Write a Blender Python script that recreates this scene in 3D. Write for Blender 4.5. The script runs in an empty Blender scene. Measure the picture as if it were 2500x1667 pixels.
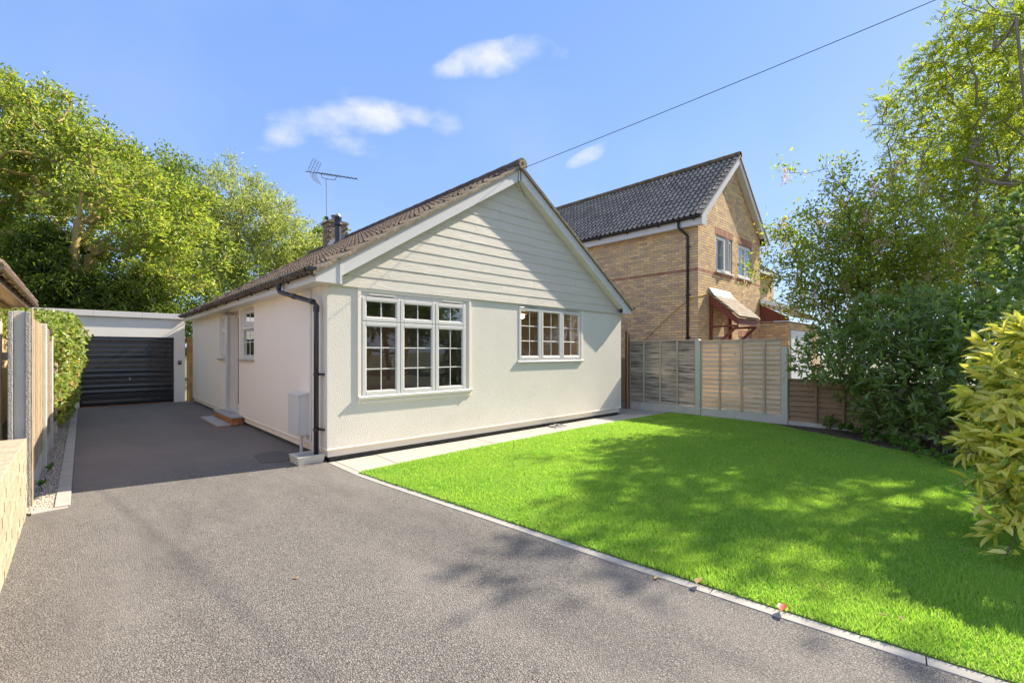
import bpy, math, random
import numpy as np
from mathutils import Matrix, Vector, noise as mnoise
random.seed(7); rng = np.random.default_rng(7)
SC = bpy.context.scene; COL = SC.collection
# ---------------------------------------------------------------- camera
CAM = (-2.446, -6.269, 1.5); FPX, HZ = 1118.0, 860.0
FW = (0.68563, 0.72795); RT = (0.72795, -0.68563)
cam_d = bpy.data.cameras.new('camera'); cam = bpy.data.objects.new('camera', cam_d); COL.objects.link(cam)
cam.location = CAM; cam.rotation_euler = (math.pi/2, 0, math.atan2(FW[1], FW[0]) - math.pi/2)
cam_d.sensor_width = 36; cam_d.lens = 36*FPX/2500; cam_d.shift_y = (HZ-833.5)/2500
cam_d.clip_start = 0.05; cam_d.clip_end = 2000
SC.camera = cam
# ---------------------------------------------------------------- sun and sky
SUN_AZ, SUN_EL = 11.0, 39.5            # degrees south of +X, elevation
SUN_STRENGTH, SKY_STRENGTH, EXPOSURE = 2.55, 0.117, 2.05
sd = Vector((math.cos(math.radians(SUN_EL))*math.cos(math.radians(SUN_AZ)),
             -math.cos(math.radians(SUN_EL))*math.sin(math.radians(SUN_AZ)), math.sin(math.radians(SUN_EL))))
sl = bpy.data.lights.new('sun', 'SUN'); sl.energy = SUN_STRENGTH; sl.angle = math.radians(0.5); sl.color = (1.0, .90, .75)
so = bpy.data.objects.new('sun', sl); COL.objects.link(so); so.rotation_euler = sd.to_track_quat('Z', 'Y').to_euler()
so.location = (20, -4, 16)
SC.view_settings.view_transform = 'Standard'; SC.view_settings.look = 'None'
SC.view_settings.exposure = EXPOSURE; SC.view_settings.gamma = 1; SC.view_settings.use_curve_mapping = False
try:
    SC.cycles.max_bounces = 7; SC.cycles.diffuse_bounces = 6; SC.cycles.transparent_max_bounces = 10
    SC.cycles.use_denoising = True; SC.cycles.sample_clamp_indirect = 6
except Exception: pass

class N:
    """small node-tree helper"""
    def __init__(s, nt): s.nt = nt; nt.nodes.clear()
    def n(s, t, ins=None, **kw):
        x = s.nt.nodes.new(t)
        for k, v in kw.items(): setattr(x, k, v)
        for k, v in (ins or {}).items():
            if isinstance(v, bpy.types.NodeSocket): s.nt.links.new(v, x.inputs[k])
            else: x.inputs[k].default_value = v
        return x
    def m(s, op, a, b=0.0, c=None, clamp=False):
        x = s.n('ShaderNodeMath', {0: a, 1: b} if c is None else {0: a, 1: b, 2: c}, operation=op); x.use_clamp = clamp
        return x.outputs[0]
    def mix(s, f, a, b, bt='MIX'):
        x = s.n('ShaderNodeMix', data_type='RGBA', blend_type=bt)
        for i, v in ((0, f), (6, a), (7, b)):
            if isinstance(v, bpy.types.NodeSocket): s.nt.links.new(v, x.inputs[i])
            else: x.inputs[i].default_value = v if i == 0 else tuple(v)+(1,)*(4-len(v))
        return x.outputs[2]
    def ramp(s, f, p0, p1, c0=(0, 0, 0, 1), c1=(1, 1, 1, 1)):
        x = s.n('ShaderNodeValToRGB', {0: f}); e = x.color_ramp.elements
        e[0].position = p0; e[1].position = p1; e[0].color = tuple(c0)+(1,)*(4-len(c0)); e[1].color = tuple(c1)+(1,)*(4-len(c1))
        return x.outputs[0]
    def dot(s, v, c):
        return s.n('ShaderNodeVectorMath', {0: v, 1: c}, operation='DOT_PRODUCT').outputs['Value']

world = bpy.data.worlds.new('World'); SC.world = world; world.use_nodes = True
g = N(world.node_tree)
sky = g.n('ShaderNodeTexSky', sky_type='NISHITA', sun_disc=False, sun_elevation=math.radians(SUN_EL),
          sun_rotation=math.radians(90+SUN_AZ), air_density=1.0, dust_density=.3, ozone_density=2.0, altitude=0)
dirv = g.n('ShaderNodeTexCoord').outputs['Generated']
df = g.dot(dirv, (FW[0], FW[1], 0)); dr = g.dot(dirv, (RT[0], RT[1], 0)); dz = g.dot(dirv, (0, 0, 1))
dfc = g.m('MAXIMUM', df, 0.05)
cu = g.m('DIVIDE', dr, dfc); cv = g.m('DIVIDE', dz, dfc)
nz = g.n('ShaderNodeTexNoise', {'Vector': g.n('ShaderNodeVectorMath', {0: dirv, 1: (1, 1, 1.7)}, operation='MULTIPLY').outputs[0],
         'Scale': 9.0, 'Detail': 9.0, 'Roughness': .58}).outputs['Fac']
nz2 = g.n('ShaderNodeTexNoise', {'Vector': dirv, 'Scale': 3.2, 'Detail': 4.0, 'Roughness': .5}).outputs['Fac']
best = None
CL = [(700, 330, 75, 42, -20, 1.0), (790, 290, 120, 48, 0, 1.15), (900, 285, 105, 45, 3, 1.15), (1010, 282, 70, 30, 6, 1.0), (1080, 300, 52, 34, 35, .75),
      (830, 345, 120, 34, 8, .5), (1110, 165, 62, 26, -14, .72), (1200, 145, 100, 42, -6, .86), (1285, 125, 75, 40, -6, .86), (1345, 128, 50, 26, 18, .55),
      (1440, 380, 62, 18, -27, .62), (815, 222, 44, 22, 0, .4), (1015, 238, 28, 9, -52, .34), (1400, 450, 120, 26, 10, .2)]
for (px, py, a, b, rot, dens) in CL:
    u0, v0 = (px-1250)/FPX, (HZ-py)/FPX; a = a*1.25/FPX; b = b*1.25/FPX; c_, s_ = math.cos(math.radians(rot)), math.sin(math.radians(rot))
    du = g.m('SUBTRACT', cu, u0); dv = g.m('SUBTRACT', cv, v0)
    p = g.m('ADD', g.m('MULTIPLY', du, c_/a), g.m('MULTIPLY', dv, -s_/a))
    q = g.m('ADD', g.m('MULTIPLY', du, s_/b), g.m('MULTIPLY', dv, c_/b))
    r2 = g.m('ADD', g.m('MULTIPLY', p, p), g.m('MULTIPLY', q, q))
    w = g.m('MULTIPLY', g.m('SUBTRACT', 1.0, r2, clamp=True), dens)
    best = w if best is None else g.m('MAXIMUM', best, w)
dn = g.m('ADD', best, g.m('MULTIPLY', g.m('SUBTRACT', nz, .56), 2.7))
dn = g.m('MULTIPLY', dn, g.m('MINIMUM', g.m('MULTIPLY', best, 5.0), 1.0))
cm = g.n('ShaderNodeMapRange', {0: dn, 1: -.08, 2: 1.55}, interpolation_type='SMOOTHSTEP').outputs[0]
cm = g.m('MULTIPLY', cm, g.m('ADD', .80, g.m('MULTIPLY', nz2, .3)))
cm = g.m('MULTIPLY', cm, g.m('GREATER_THAN', df, .1), clamp=True)
# unseen clouds added outside the view, coverage raised as fill for shaded walls
rest = g.n('ShaderNodeMapRange', {0: g.m('ADD', nz, g.m('MULTIPLY', nz2, .8)), 1: .84, 2: 1.06}, interpolation_type='SMOOTHSTEP').outputs[0]
edge = g.m('MULTIPLY', g.n('ShaderNodeMapRange', {0: df, 1: .45, 2: .25}).outputs[0], g.n('ShaderNodeMapRange', {0: dz, 1: .02, 2: .25}).outputs[0])
cm = g.m('MAXIMUM', cm, g.m('MULTIPLY', g.m('MULTIPLY', rest, edge), .85))
hz_ = g.n('ShaderNodeMapRange', {0: nz2, 1: .45, 2: .75}).outputs[0]
elev = g.n('ShaderNodeMapRange', {0: dz, 1: -.02, 2: .75}, interpolation_type='SMOOTHSTEP').outputs[0]
clear = g.mix(elev, (.66, 1.04, 1.88), (.42, .80, 1.86))
skyc = g.mix(.88, sky.outputs[0], clear)
skyc = g.mix(g.m('MULTIPLY', hz_, .10), skyc, (2.2, 2.4, 2.7))
skyc = g.mix(cm, skyc, (2.15, 2.15, 2.2))
bg = g.n('ShaderNodeBackground', {0: skyc, 1: SKY_STRENGTH}); wo = g.n('ShaderNodeOutputWorld', {0: bg.outputs[0]})

# ---------------------------------------------------------------- materials
def frand(g):
    a = g.n('ShaderNodeObjectInfo').outputs['Random']; b = g.n('ShaderNodeNewGeometry').outputs['Random Per Island']
    return g.m('FRACT', g.m('ADD', g.m('MULTIPLY', a, 7.31), b))
def mat(name, col, rough=.6, col2=None, nscale=6., vary=0.0, piece=0.0, piece_col=None, bump=0.0, bscale=60., bdetail=4, metal=0., spec=.5,
        stretch=(1, 1, 1), coat=0., stain=None, stain_at=(.55, .75), stain_scale=2., btype='noise', coords='world', translucent=None, emit=None):
    m = bpy.data.materials.new(name); m.use_nodes = True; g = N(m.node_tree)
    pos = g.n('ShaderNodeNewGeometry').outputs['Position'] if coords == 'world' else g.n('ShaderNodeTexCoord').outputs['Object']
    vec = g.n('ShaderNodeMapping', {'Vector': pos, 'Scale': stretch}).outputs[0]
    c = None
    if col2:
        f = g.n('ShaderNodeTexNoise', {'Vector': vec, 'Scale': nscale, 'Detail': 6., 'Roughness': .6}).outputs['Fac']
        c = g.mix(g.ramp(f, .32, .68), col, col2)
    else: c = g.mix(0., col, col)
    if piece or piece_col:
        r = frand(g)
        if piece_col: c = g.mix(g.ramp(r, .35, .95), c, piece_col)
        if piece:
            r2 = g.m('FRACT', g.m('MULTIPLY', r, 13.7))
            k = g.m('ADD', 1-piece, g.m('MULTIPLY', r2, 2*piece))
            c = g.mix(1., c, g.n('ShaderNodeCombineXYZ', {0: k, 1: k, 2: k}).outputs[0], 'MULTIPLY')
    if stain:
        f = g.n('ShaderNodeTexNoise', {'Vector': vec, 'Scale': stain_scale, 'Detail': 7., 'Roughness': .65}).outputs['Fac']
        c = g.mix(g.ramp(f, *stain_at), c, stain)
    ins = {'Base Color': c, 'Roughness': rough, 'Metallic': metal, 'Specular IOR Level': spec, 'Coat Weight': coat}
    if emit: ins['Emission Color'] = tuple(emit[:3])+(1,); ins['Emission Strength'] = emit[3]
    if bump:
        if btype == 'voronoi': h = g.n('ShaderNodeTexVoronoi', {'Vector': vec, 'Scale': bscale}, feature='F1').outputs['Distance']
        else: h = g.n('ShaderNodeTexNoise', {'Vector': vec, 'Scale': bscale, 'Detail': float(bdetail), 'Roughness': .6}).outputs['Fac']
        ins['Normal'] = g.n('ShaderNodeBump', {'Strength': 1.0, 'Distance': bump, 'Height': h}).outputs[0]
    b = g.n('ShaderNodeBsdfPrincipled', ins); out = b.outputs[0]
    if translucent:
        t = g.n('ShaderNodeBsdfTranslucent', {0: g.mix(1., c, translucent, 'MULTIPLY')})
        out = g.n('ShaderNodeMixShader', {0: .48, 1: out, 2: t.outputs[0]}).outputs[0]
    g.n('ShaderNodeOutputMaterial', {0: out})
    return m
M = {}
M['render_front'] = mat('rough_cream_render', (.80, .735, .645), .9, (.75, .69, .595), 1.3, bump=.0055, bscale=55, bdetail=6, stain=(.62, .585, .50), stain_at=(.60, .95), stain_scale=.8)
M['render_side'] = mat('smooth_cream_render', (.90, .805, .69), .85, (.87, .775, .66), 1.0, bump=.0015, bscale=60)
M['render_white'] = mat('white_render', (.87, .84, .78), .85, (.83, .80, .735), 2., bump=.001, bscale=50, stain=(.6, .58, .54), stain_at=(.62, .95), stain_scale=1.5)
M['black_plinth'] = mat('bitumen_black_paint', (.035, .033, .03), .6, (.09, .085, .075), 12, bump=.004, bscale=30, stain=(.3, .27, .2), stain_at=(.66, .75), stain_scale=14)
M['upvc'] = mat('white_upvc', (.72, .69, .655), .3, (.69, .66, .625), 3)
M['cladding'] = mat('sage_grey_cladding', (.60, .595, .515), .6, (.56, .555, .475), 2.5, piece=.035)
M['black_plastic'] = mat('black_plastic', (.018, .017, .02), .28, coat=.3)
M['brown_plastic'] = mat('brown_plastic', (.17, .10, .075), .4, (.22, .14, .11), 3)
M['mortar_verge'] = mat('verge_mortar', (.36, .29, .19), .95, (.23, .18, .115), 9, bump=.012, bscale=30, stain=(.10, .08, .05), stain_at=(.58, .70), stain_scale=11)
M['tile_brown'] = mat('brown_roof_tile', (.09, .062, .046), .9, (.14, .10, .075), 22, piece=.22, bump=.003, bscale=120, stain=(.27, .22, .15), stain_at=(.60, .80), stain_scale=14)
M['tile_brown_pan'] = mat('skylit_brown_tile_pan', (.20, .145, .10), .95, (.28, .21, .145), 25, piece=.25, bump=.003, bscale=120)  # light on the pans painted in as a paler brown than the rolls
M['tile_grey_pan'] = mat('skylit_grey_tile_pan', (.40, .33, .25), .98, (.50, .43, .35), 20, piece=.2, bump=.003, bscale=120)  # sky light on the pans painted into the tile colour
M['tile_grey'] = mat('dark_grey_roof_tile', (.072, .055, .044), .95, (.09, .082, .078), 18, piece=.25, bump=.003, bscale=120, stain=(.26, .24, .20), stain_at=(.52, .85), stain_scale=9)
M['tile_lichen'] = mat('lichen_ridge_tile', (.10, .085, .075), .9, (.17, .12, .06), 9, piece=.2, bump=.004, bscale=60, stain=(.36, .22, .05), stain_at=(.52, .66), stain_scale=12)
M['roof_under'] = mat('roof_underlay', (.04, .035, .03), .95)
M['mortar'] = mat('buff_mortar', (.34, .24, .13), .95, (.27, .20, .11), 8, bump=.003, bscale=60)
M['brick_buff'] = mat('buff_brick', (.80, .53, .25), .9, (.88, .65, .36), 7, piece=.12, piece_col=(.62, .43, .29), bump=.004, bscale=70, stain=(.48, .36, .27), stain_at=(.60, .82), stain_scale=1.6)
M['brick_red'] = mat('red_brick', (.46, .20, .12), .9, (.54, .27, .17), 9, piece=.22, bump=.004, bscale=70)
M['brick_orange'] = mat('orange_brick', (.50, .21, .085), .9, (.36, .15, .07), 9, piece=.2, bump=.004, bscale=70)
M['brick_cream'] = mat('cream_yellow_brick', (.47, .385, .265), .95, (.39, .315, .21), 9, piece=.10, bump=.010, bscale=32, stain=(.40, .32, .19), stain_at=(.60, .80), stain_scale=9)
M['chimney'] = mat('weathered_chimney_brick', (.20, .15, .115), .95, (.30, .24, .18), 12, piece=.25, bump=.006, bscale=50)
M['concrete'] = mat('concrete', (.66, .61, .53), .95, (.58, .53, .455), 5, bump=.003, bscale=70, stain=(.31, .30, .27), stain_at=(.6, .85), stain_scale=6)
M['aggregate'] = mat('exposed_aggregate_concrete', (.50, .47, .43), .95, (.26, .235, .21), 95, bump=.02, bscale=75, bdetail=3)
M['slab'] = mat('pale_paving_slab', (.44, .41, .345), .9, (.40, .37, .31), 2.2, piece=.04, bump=.0015, bscale=60, stain=(.48, .44, .36), stain_at=(.6, .9), stain_scale=4)
M['slab_grey'] = mat('grey_step_slab', (.43, .42, .40), .9, (.37, .36, .34), 3, bump=.001, bscale=60)
M['kerb'] = mat('pale_kerb_concrete', (.42, .39, .34), .95, (.36, .335, .29), 6, bump=.002, bscale=60, piece=.05, stain=(.34, .31, .25), stain_at=(.66, .8), stain_scale=9)
M['gravel'] = mat('mixed_gravel', (.58, .50, .40), .9, piece=.35, piece_col=(.42, .36, .30), bump=.002, bscale=100)
M['gravel_bed'] = mat('gravel_bed', (.36, .31, .25), .95, (.22, .19, .15), 60, bump=.01, bscale=60)
M['soil'] = mat('dark_bed_soil', (.07, .048, .032), .95, (.12, .085, .055), 16, bump=.03, bscale=25)
M['lawn_base'] = mat('lawn_ground', (.09, .15, .02), .95, (.13, .19, .025), 3, bump=.01, bscale=90)
M['ground'] = mat('rough_ground', (.10, .12, .05), .95, (.14, .13, .08), .3, bump=.02, bscale=4)
M['grass'] = mat('grass_blades', (.19, .42, .04), .5, (.29, .47, .06), 1.6, piece=.30, piece_col=(.44, .56, .18), stain=(.30, .47, .10), stain_at=(.50, .72), stain_scale=1.3, translucent=(1.6, 1.6, .9), spec=.3)
M['white_door'] = mat('white_painted_metal', (.78, .78, .79), .4)
M['red_paint'] = mat('red_brown_painted_timber', (.25, .062, .038), .6, (.19, .05, .03), 5, piece=.1)
M['shingle'] = mat('grey_brown_plain_tile', (.40, .34, .26), .95, (.30, .25, .19), 10, piece=.18, bump=.003, bscale=80)
M['lead'] = mat('lead_flashing', (.28, .29, .31), .55, (.36, .37, .38), 8)
M['wood_pale'] = mat('pale_fence_timber', (.47, .37, .25), .85, (.38, .29, .18), 7, stretch=(3, 3, .35), piece=.30, bump=.006, bscale=26, stain=(.26, .17, .09), stain_at=(.60, .78), stain_scale=7)
M['wood_slat_pale'] = mat('light_brown_lap_timber', (.68, .53, .37), .85, (.62, .475, .32), 5, stretch=(1, .8, 3), piece=.10, bump=.004, bscale=20, stain=(.12, .07, .04), stain_at=(.635, .70), stain_scale=7)
M['wood_slat_grey'] = mat('grey_weathered_lap_timber', (.58, .51, .41), .9, (.46, .40, .31), 5, stretch=(1, .45, 7), piece=.15, bump=.006, bscale=18, stain=(.13, .10, .075), stain_at=(.46, .64), stain_scale=3.2)
M['wood_slat_dark'] = mat('dark_brown_lap_timber', (.38, .24, .15), .85, (.28, .17, .10), 5, stretch=(1, .45, 6), piece=.15, bump=.005, bscale=18, stain=(.06, .035, .02), stain_at=(.55, .75), stain_scale=3)
M['wood_batten'] = mat('batten_timber', (.60, .48, .34), .85, (.50, .40, .27), 6, stretch=(3, 3, .4), piece=.08, bump=.002, bscale=40)
M['wood_batten_dark'] = mat('dark_batten_timber', (.36, .23, .14), .85, (.18, .11, .06), 6, stretch=(3, 3, .4))
M['wood_orange'] = mat('new_orange_timber', (.56, .30, .10), .8, (.44, .22, .07), 6, stretch=(1, 1, 4), piece=.15, bump=.003, bscale=30)
M['wood_gate'] = mat('pale_gate_timber', (.55, .38, .18), .8, (.46, .30, .13), 5, stretch=(4, 4, .4), piece=.08)
M['wood_red'] = mat('red_stained_timber', (.20, .055, .025), .7)
M['wood_dark'] = mat('dark_brown_interior_wood', (.42, .20, .09), .5, (.28, .13, .055), 4, stretch=(5, 5, .6))
M['black_metal'] = mat('gloss_black_steel', (.016, .016, .018), .22, (.022, .022, .024), 2, coat=.6, bump=.004, bscale=2.2, bdetail=2)
M['steel'] = mat('grey_steel', (.35, .36, .37), .4, metal=.7)
M['flue_grey'] = mat('dark_grey_flue', (.045, .05, .065), .45)
M['interior'] = mat('room_plaster', (.78, .70, .58), .9)
M['carpet'] = mat('room_carpet', (.34, .28, .21), .95)
M['blind'] = mat('pale_blind', (.62, .68, .74), .8, (.55, .60, .66), 1.5)
M['room_dark'] = mat('dim_room', (.10, .09, .08), .9)
M['bark'] = mat('grey_brown_bark', (.24, .18, .125), .95, (.34, .27, .19), 7, stretch=(1, 1, .3), bump=.02, bscale=16)
M['bark_yellow'] = mat('lichen_yellow_bark', (.30, .22, .11), .95, (.42, .30, .08), 3, stretch=(1, 1, .5), bump=.01, bscale=20)
M['bark_dark'] = mat('dark_bark', (.10, .075, .05), .95, (.15, .115, .08), 7, bump=.01, bscale=20)
def leafm(name, a, b, pc, tr=(1.9, 1.9, .8), rough=.5, spec=.4, piece=.25):
    return mat(name, a, rough, b, .6, piece=piece, piece_col=pc, translucent=tr, spec=spec)
M['leaf_sun'] = leafm('mid_green_leaf', (.16, .235, .05), (.22, .29, .07), (.34, .35, .09), rough=.38, spec=.7)
M['leaf_blue'] = leafm('willow_green_leaf', (.20, .26, .09), (.27, .32, .12), (.36, .38, .15), rough=.38, spec=.7)
M['leaf_dark'] = leafm('dark_green_leaf', (.11, .17, .045), (.15, .21, .055), (.22, .27, .07), tr=(1.8, 1.8, .8))
M['leaf_conifer'] = leafm('conifer_frond', (.06, .10, .015), (.09, .14, .02), (.13, .17, .02))
M['leaf_ash'] = leafm('ash_leaf', (.13, .20, .035), (.18, .25, .04), (.27, .30, .05), tr=(2.2, 2.1, .7))
M['leaf_maple'] = leafm('field_maple_leaf', (.14, .23, .045), (.20, .28, .05), (.34, .32, .06), tr=(2., 2., .7))
M['leaf_laurel'] = leafm('glossy_laurel_leaf', (.15, .23, .07), (.20, .28, .08), (.27, .34, .11), tr=(1.7, 1.8, .7), rough=.26, spec=.9)
M['leaf_lime'] = leafm('yellow_green_leaf', (.16, .235, .04), (.21, .28, .05), (.29, .32, .06), tr=(2., 1.9, .7))
M['leaf_ivy'] = leafm('ivy_leaf', (.14, .22, .05), (.20, .27, .07), (.32, .36, .15), rough=.35)
M['leaf_ground'] = leafm('low_plant_leaf', (.07, .16, .025), (.10, .2, .03), (.14, .24, .04))
M['seed'] = mat('dry_seed_cluster', (.62, .44, .28), .9, piece=.2, translucent=(1.4, 1.3, 1.2))
M['dead_leaf'] = mat('dry_brown_leaf', (.30, .17, .08), .8, piece=.3, piece_col=(.42, .30, .10))
M['red_leaf'] = mat('red_fallen_leaf', (.42, .085, .035), .5)
M['lamp_glow'] = mat('warm_bulb', (1, .9, .7), .4, emit=(1, .74, .42, 6))
M['lamp_shade'] = mat('lamp_shade', (.40, .33, .22), .5)
M['cable'] = mat('black_cable', (.02, .02, .02), .6)
M['rope'] = mat('yellow_rope', (.50, .34, .08), .8)

def aucuba_mat():
    m = bpy.data.materials.new('gold_spotted_leaf'); m.use_nodes = True; g = N(m.node_tree)
    pos = g.n('ShaderNodeNewGeometry').outputs['Position']; r = frand(g)
    base = g.mix(g.ramp(r, .15, .95), (.62, .62, .09), (.86, .78, .24))
    base = g.mix(g.ramp(g.m('FRACT', g.m('MULTIPLY', r, 7.7)), .74, .80), base, (.24, .34, .05))
    v = g.n('ShaderNodeTexVoronoi', {'Vector': pos, 'Scale': 80., 'Randomness': 1.}).outputs['Distance']
    sp = g.m('MULTIPLY', g.m('LESS_THAN', v, .30), g.ramp(g.n('ShaderNodeTexNoise', {'Vector': pos, 'Scale': 22.}).outputs['Fac'], .40, .56))
    c = g.mix(g.m('MULTIPLY', sp, .75), base, (.88, .84, .50))
    b = g.n('ShaderNodeBsdfPrincipled', {'Base Color': c, 'Roughness': .34, 'Specular IOR Level': .5})
    t = g.n('ShaderNodeBsdfTranslucent', {0: g.mix(1., c, (1.4, 1.4, .7), 'MULTIPLY')})
    g.n('ShaderNodeOutputMaterial', {0: g.n('ShaderNodeMixShader', {0: .35, 1: b.outputs[0], 2: t.outputs[0]}).outputs[0]})
    return m
M['leaf_aucuba'] = aucuba_mat()
def glass_mat():
    m = bpy.data.materials.new('window_glass'); m.use_nodes = True; g = N(m.node_tree)
    fr = g.n('ShaderNodeFresnel', {0: 1.52}).outputs[0]
    wv = g.n('ShaderNodeTexNoise', {'Vector': g.n('ShaderNodeNewGeometry').outputs['Position'], 'Scale': 1.8, 'Detail': 1.}).outputs['Fac']
    nb = g.n('ShaderNodeBump', {'Strength': 1., 'Distance': .004, 'Height': wv}).outputs[0]
    gl = g.n('ShaderNodeBsdfGlossy', {0: (1, 1, 1, 1), 'Roughness': .01, 'Normal': nb})
    tr = g.n('ShaderNodeBsdfTransparent', {0: (.95, .96, .95, 1)})
    f = g.m('MULTIPLY', fr, 1.9, clamp=True)
    g.n('ShaderNodeOutputMaterial', {0: g.n('ShaderNodeMixShader', {0: f, 1: tr.outputs[0], 2: gl.outputs[0]}).outputs[0]})
    return m
M['glass'] = glass_mat()
def tarmac_mat():
    m = bpy.data.materials.new('worn_tarmac'); m.use_nodes = True; g = N(m.node_tree)
    pos = g.n('ShaderNodeNewGeometry').outputs['Position']
    vo = g.n('ShaderNodeTexVoronoi', {'Vector': pos, 'Scale': 120., 'Randomness': 1.})
    vo2 = g.n('ShaderNodeTexVoronoi', {'Vector': pos, 'Scale': 76., 'Randomness': 1.}, feature='DISTANCE_TO_EDGE')
    big = g.n('ShaderNodeTexNoise', {'Vector': g.n('ShaderNodeMapping', {'Vector': pos, 'Scale': (1, .55, 1), 'Rotation': (0, 0, .5)}).outputs[0], 'Scale': .9, 'Detail': 5., 'Roughness': .6}).outputs['Fac']
    mid = g.n('ShaderNodeTexNoise', {'Vector': pos, 'Scale': 9., 'Detail': 6., 'Roughness': .7}).outputs['Fac']
    sep = g.n('ShaderNodeSeparateColor', {0: vo.outputs['Color']})
    stone = g.mix(g.ramp(sep.outputs[0], .1, .9), (.135, .124, .112), (.285, .263, .235))
    stone = g.mix(g.ramp(sep.outputs[1], .90, .94), stone, (.30, .27, .22))
    c = g.mix(g.ramp(vo2.outputs['Distance'], .0, .11), (.045, .041, .038), stone)
    c = g.mix(g.m('MULTIPLY', g.ramp(big, .46, .62), .42), c, (.27, .245, .215))
    big2 = g.n('ShaderNodeTexNoise', {'Vector': g.n('ShaderNodeMapping', {'Vector': pos, 'Scale': (1.6, .5, 1), 'Rotation': (0, 0, .9), 'Location': (3, 7, 0)}).outputs[0], 'Scale': .8, 'Detail': 8., 'Roughness': .65}).outputs['Fac']
    c = g.mix(g.m('MULTIPLY', g.ramp(big2, .50, .66), .42), c, (.075, .068, .064))
    spots = g.n('ShaderNodeTexNoise', {'Vector': pos, 'Scale': 38., 'Detail': 3., 'Roughness': .7}).outputs['Fac']
    c = g.mix(g.m('MULTIPLY', g.ramp(spots, .62, .70), .75), c, (.028, .026, .025))
    c = g.mix(g.m('MULTIPLY', g.ramp(mid, .50, .72), .25), c, (.12, .105, .095))
    # same tarmac beside the bungalow, painted paler to lift the house's shade
    sx = g.n('ShaderNodeSeparateXYZ', {0: pos})
    ym = g.m('ADD', sx.outputs[1], g.m('MULTIPLY', g.m('SUBTRACT', mid, .5), .25))
    far = g.ramp(g.m('MULTIPLY', g.m('SUBTRACT', ym, .3), 1.), .0, 1.)
    c = g.mix(g.m('MULTIPLY', far, .55), c, (.21, .18, .165))
    lo = g.n('ShaderNodeTexNoise', {'Vector': pos, 'Scale': 240., 'Detail': 2.}).outputs['Fac']
    c = g.mix(g.m('MULTIPLY', g.ramp(lo, .62, .72), .35), c, (.30, .27, .20))
    h = g.m('ADD', g.m('MULTIPLY', g.m('MINIMUM', vo2.outputs['Distance'], .22), 1.), g.m('MULTIPLY', sep.outputs[2], .10))
    nb = g.n('ShaderNodeBump', {'Strength': .9, 'Distance': .014, 'Height': h}).outputs[0]
    b = g.n('ShaderNodeBsdfPrincipled', {'Base Color': c, 'Roughness': .85, 'Specular IOR Level': .35, 'Normal': nb})
    g.n('ShaderNodeOutputMaterial', {0: b.outputs[0]})
    return m
M['tarmac'] = tarmac_mat()
def cladding_mat():
    m = bpy.data.materials.new('sage_embossed_board'); m.use_nodes = True; g = N(m.node_tree)
    pos = g.n('ShaderNodeNewGeometry').outputs['Position']; r = frand(g)
    off = g.n('ShaderNodeCombineXYZ', {0: g.m('MULTIPLY', r, 31.), 1: 0., 2: g.m('MULTIPLY', r, 17.)}).outputs[0]
    p = g.n('ShaderNodeVectorMath', {0: pos, 1: off}, operation='ADD').outputs[0]
    pm = g.n('ShaderNodeMapping', {'Vector': p, 'Scale': (.9, 1, 7)}).outputs[0]
    nn = g.n('ShaderNodeTexNoise', {'Vector': pm, 'Scale': 1.1, 'Detail': 3., 'Roughness': .5, 'Distortion': .6}).outputs['Fac']
    bands = g.m('SINE', g.m('MULTIPLY', nn, 95.))
    h = g.m('MULTIPLY', g.m('POWER', g.m('ABSOLUTE', bands), 3.), g.ramp(g.n('ShaderNodeTexNoise', {'Vector': pm, 'Scale': 2.2}).outputs['Fac'], .35, .6))
    nb = g.n('ShaderNodeBump', {'Strength': .8, 'Distance': .0022, 'Height': h}).outputs[0]
    c = g.mix(r, (.66, .605, .51), (.69, .635, .54))
    b = g.n('ShaderNodeBsdfPrincipled', {'Base Color': c, 'Roughness': .6, 'Normal': nb})
    g.n('ShaderNodeOutputMaterial', {0: b.outputs[0]})
    return m
M['cladding'] = cladding_mat()

# ---------------------------------------------------------------- object helpers
WM = {}
def tag(o, label=None, cat=None, group=None, kind=None):
    if label: o['label'] = label
    if cat: o['category'] = cat
    if group: o['group'] = group
    if kind: o['kind'] = kind
    return o
def setup(o, parent, mw=None):
    mw = mw or Matrix.Identity(4); COL.objects.link(o)
    if parent is not None:
        o.parent = parent; o.matrix_parent_inverse = WM[parent.name].inverted()
    o.matrix_basis = mw; WM[o.name] = mw
    return o
def thing(name, label, cat, loc, group=None):
    o = bpy.data.objects.new(name, None); o.empty_display_size = .1
    setup(o, None, Matrix.Translation(loc)); return tag(o, label, cat, group)
def mesh_from(name, V, F, m, smooth=False):
    """V (n,3), F list of tuples or (k,4)/(k,3) int array"""
    me = bpy.data.meshes.new(name); V = np.asarray(V, dtype=np.float32)
    if isinstance(F, np.ndarray):
        k = F.shape[1]; me.vertices.add(len(V)); me.vertices.foreach_set('co', V.ravel())
        me.loops.add(F.size); me.loops.foreach_set('vertex_index', F.astype(np.int32).ravel())
        me.polygons.add(len(F)); me.polygons.foreach_set('loop_start', np.arange(0, F.size, k, dtype=np.int32))
        try: me.polygons.foreach_set('loop_total', np.full(len(F), k, dtype=np.int32))
        except Exception: pass
        me.update(calc_edges=True)
    else:
        me.from_pydata(V.tolist(), [], F); me.update()
    if m is not None: me.materials.append(M[m] if isinstance(m, str) else m)
    if smooth: me.polygons.foreach_set('use_smooth', [True]*len(me.polygons))
    return me
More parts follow.
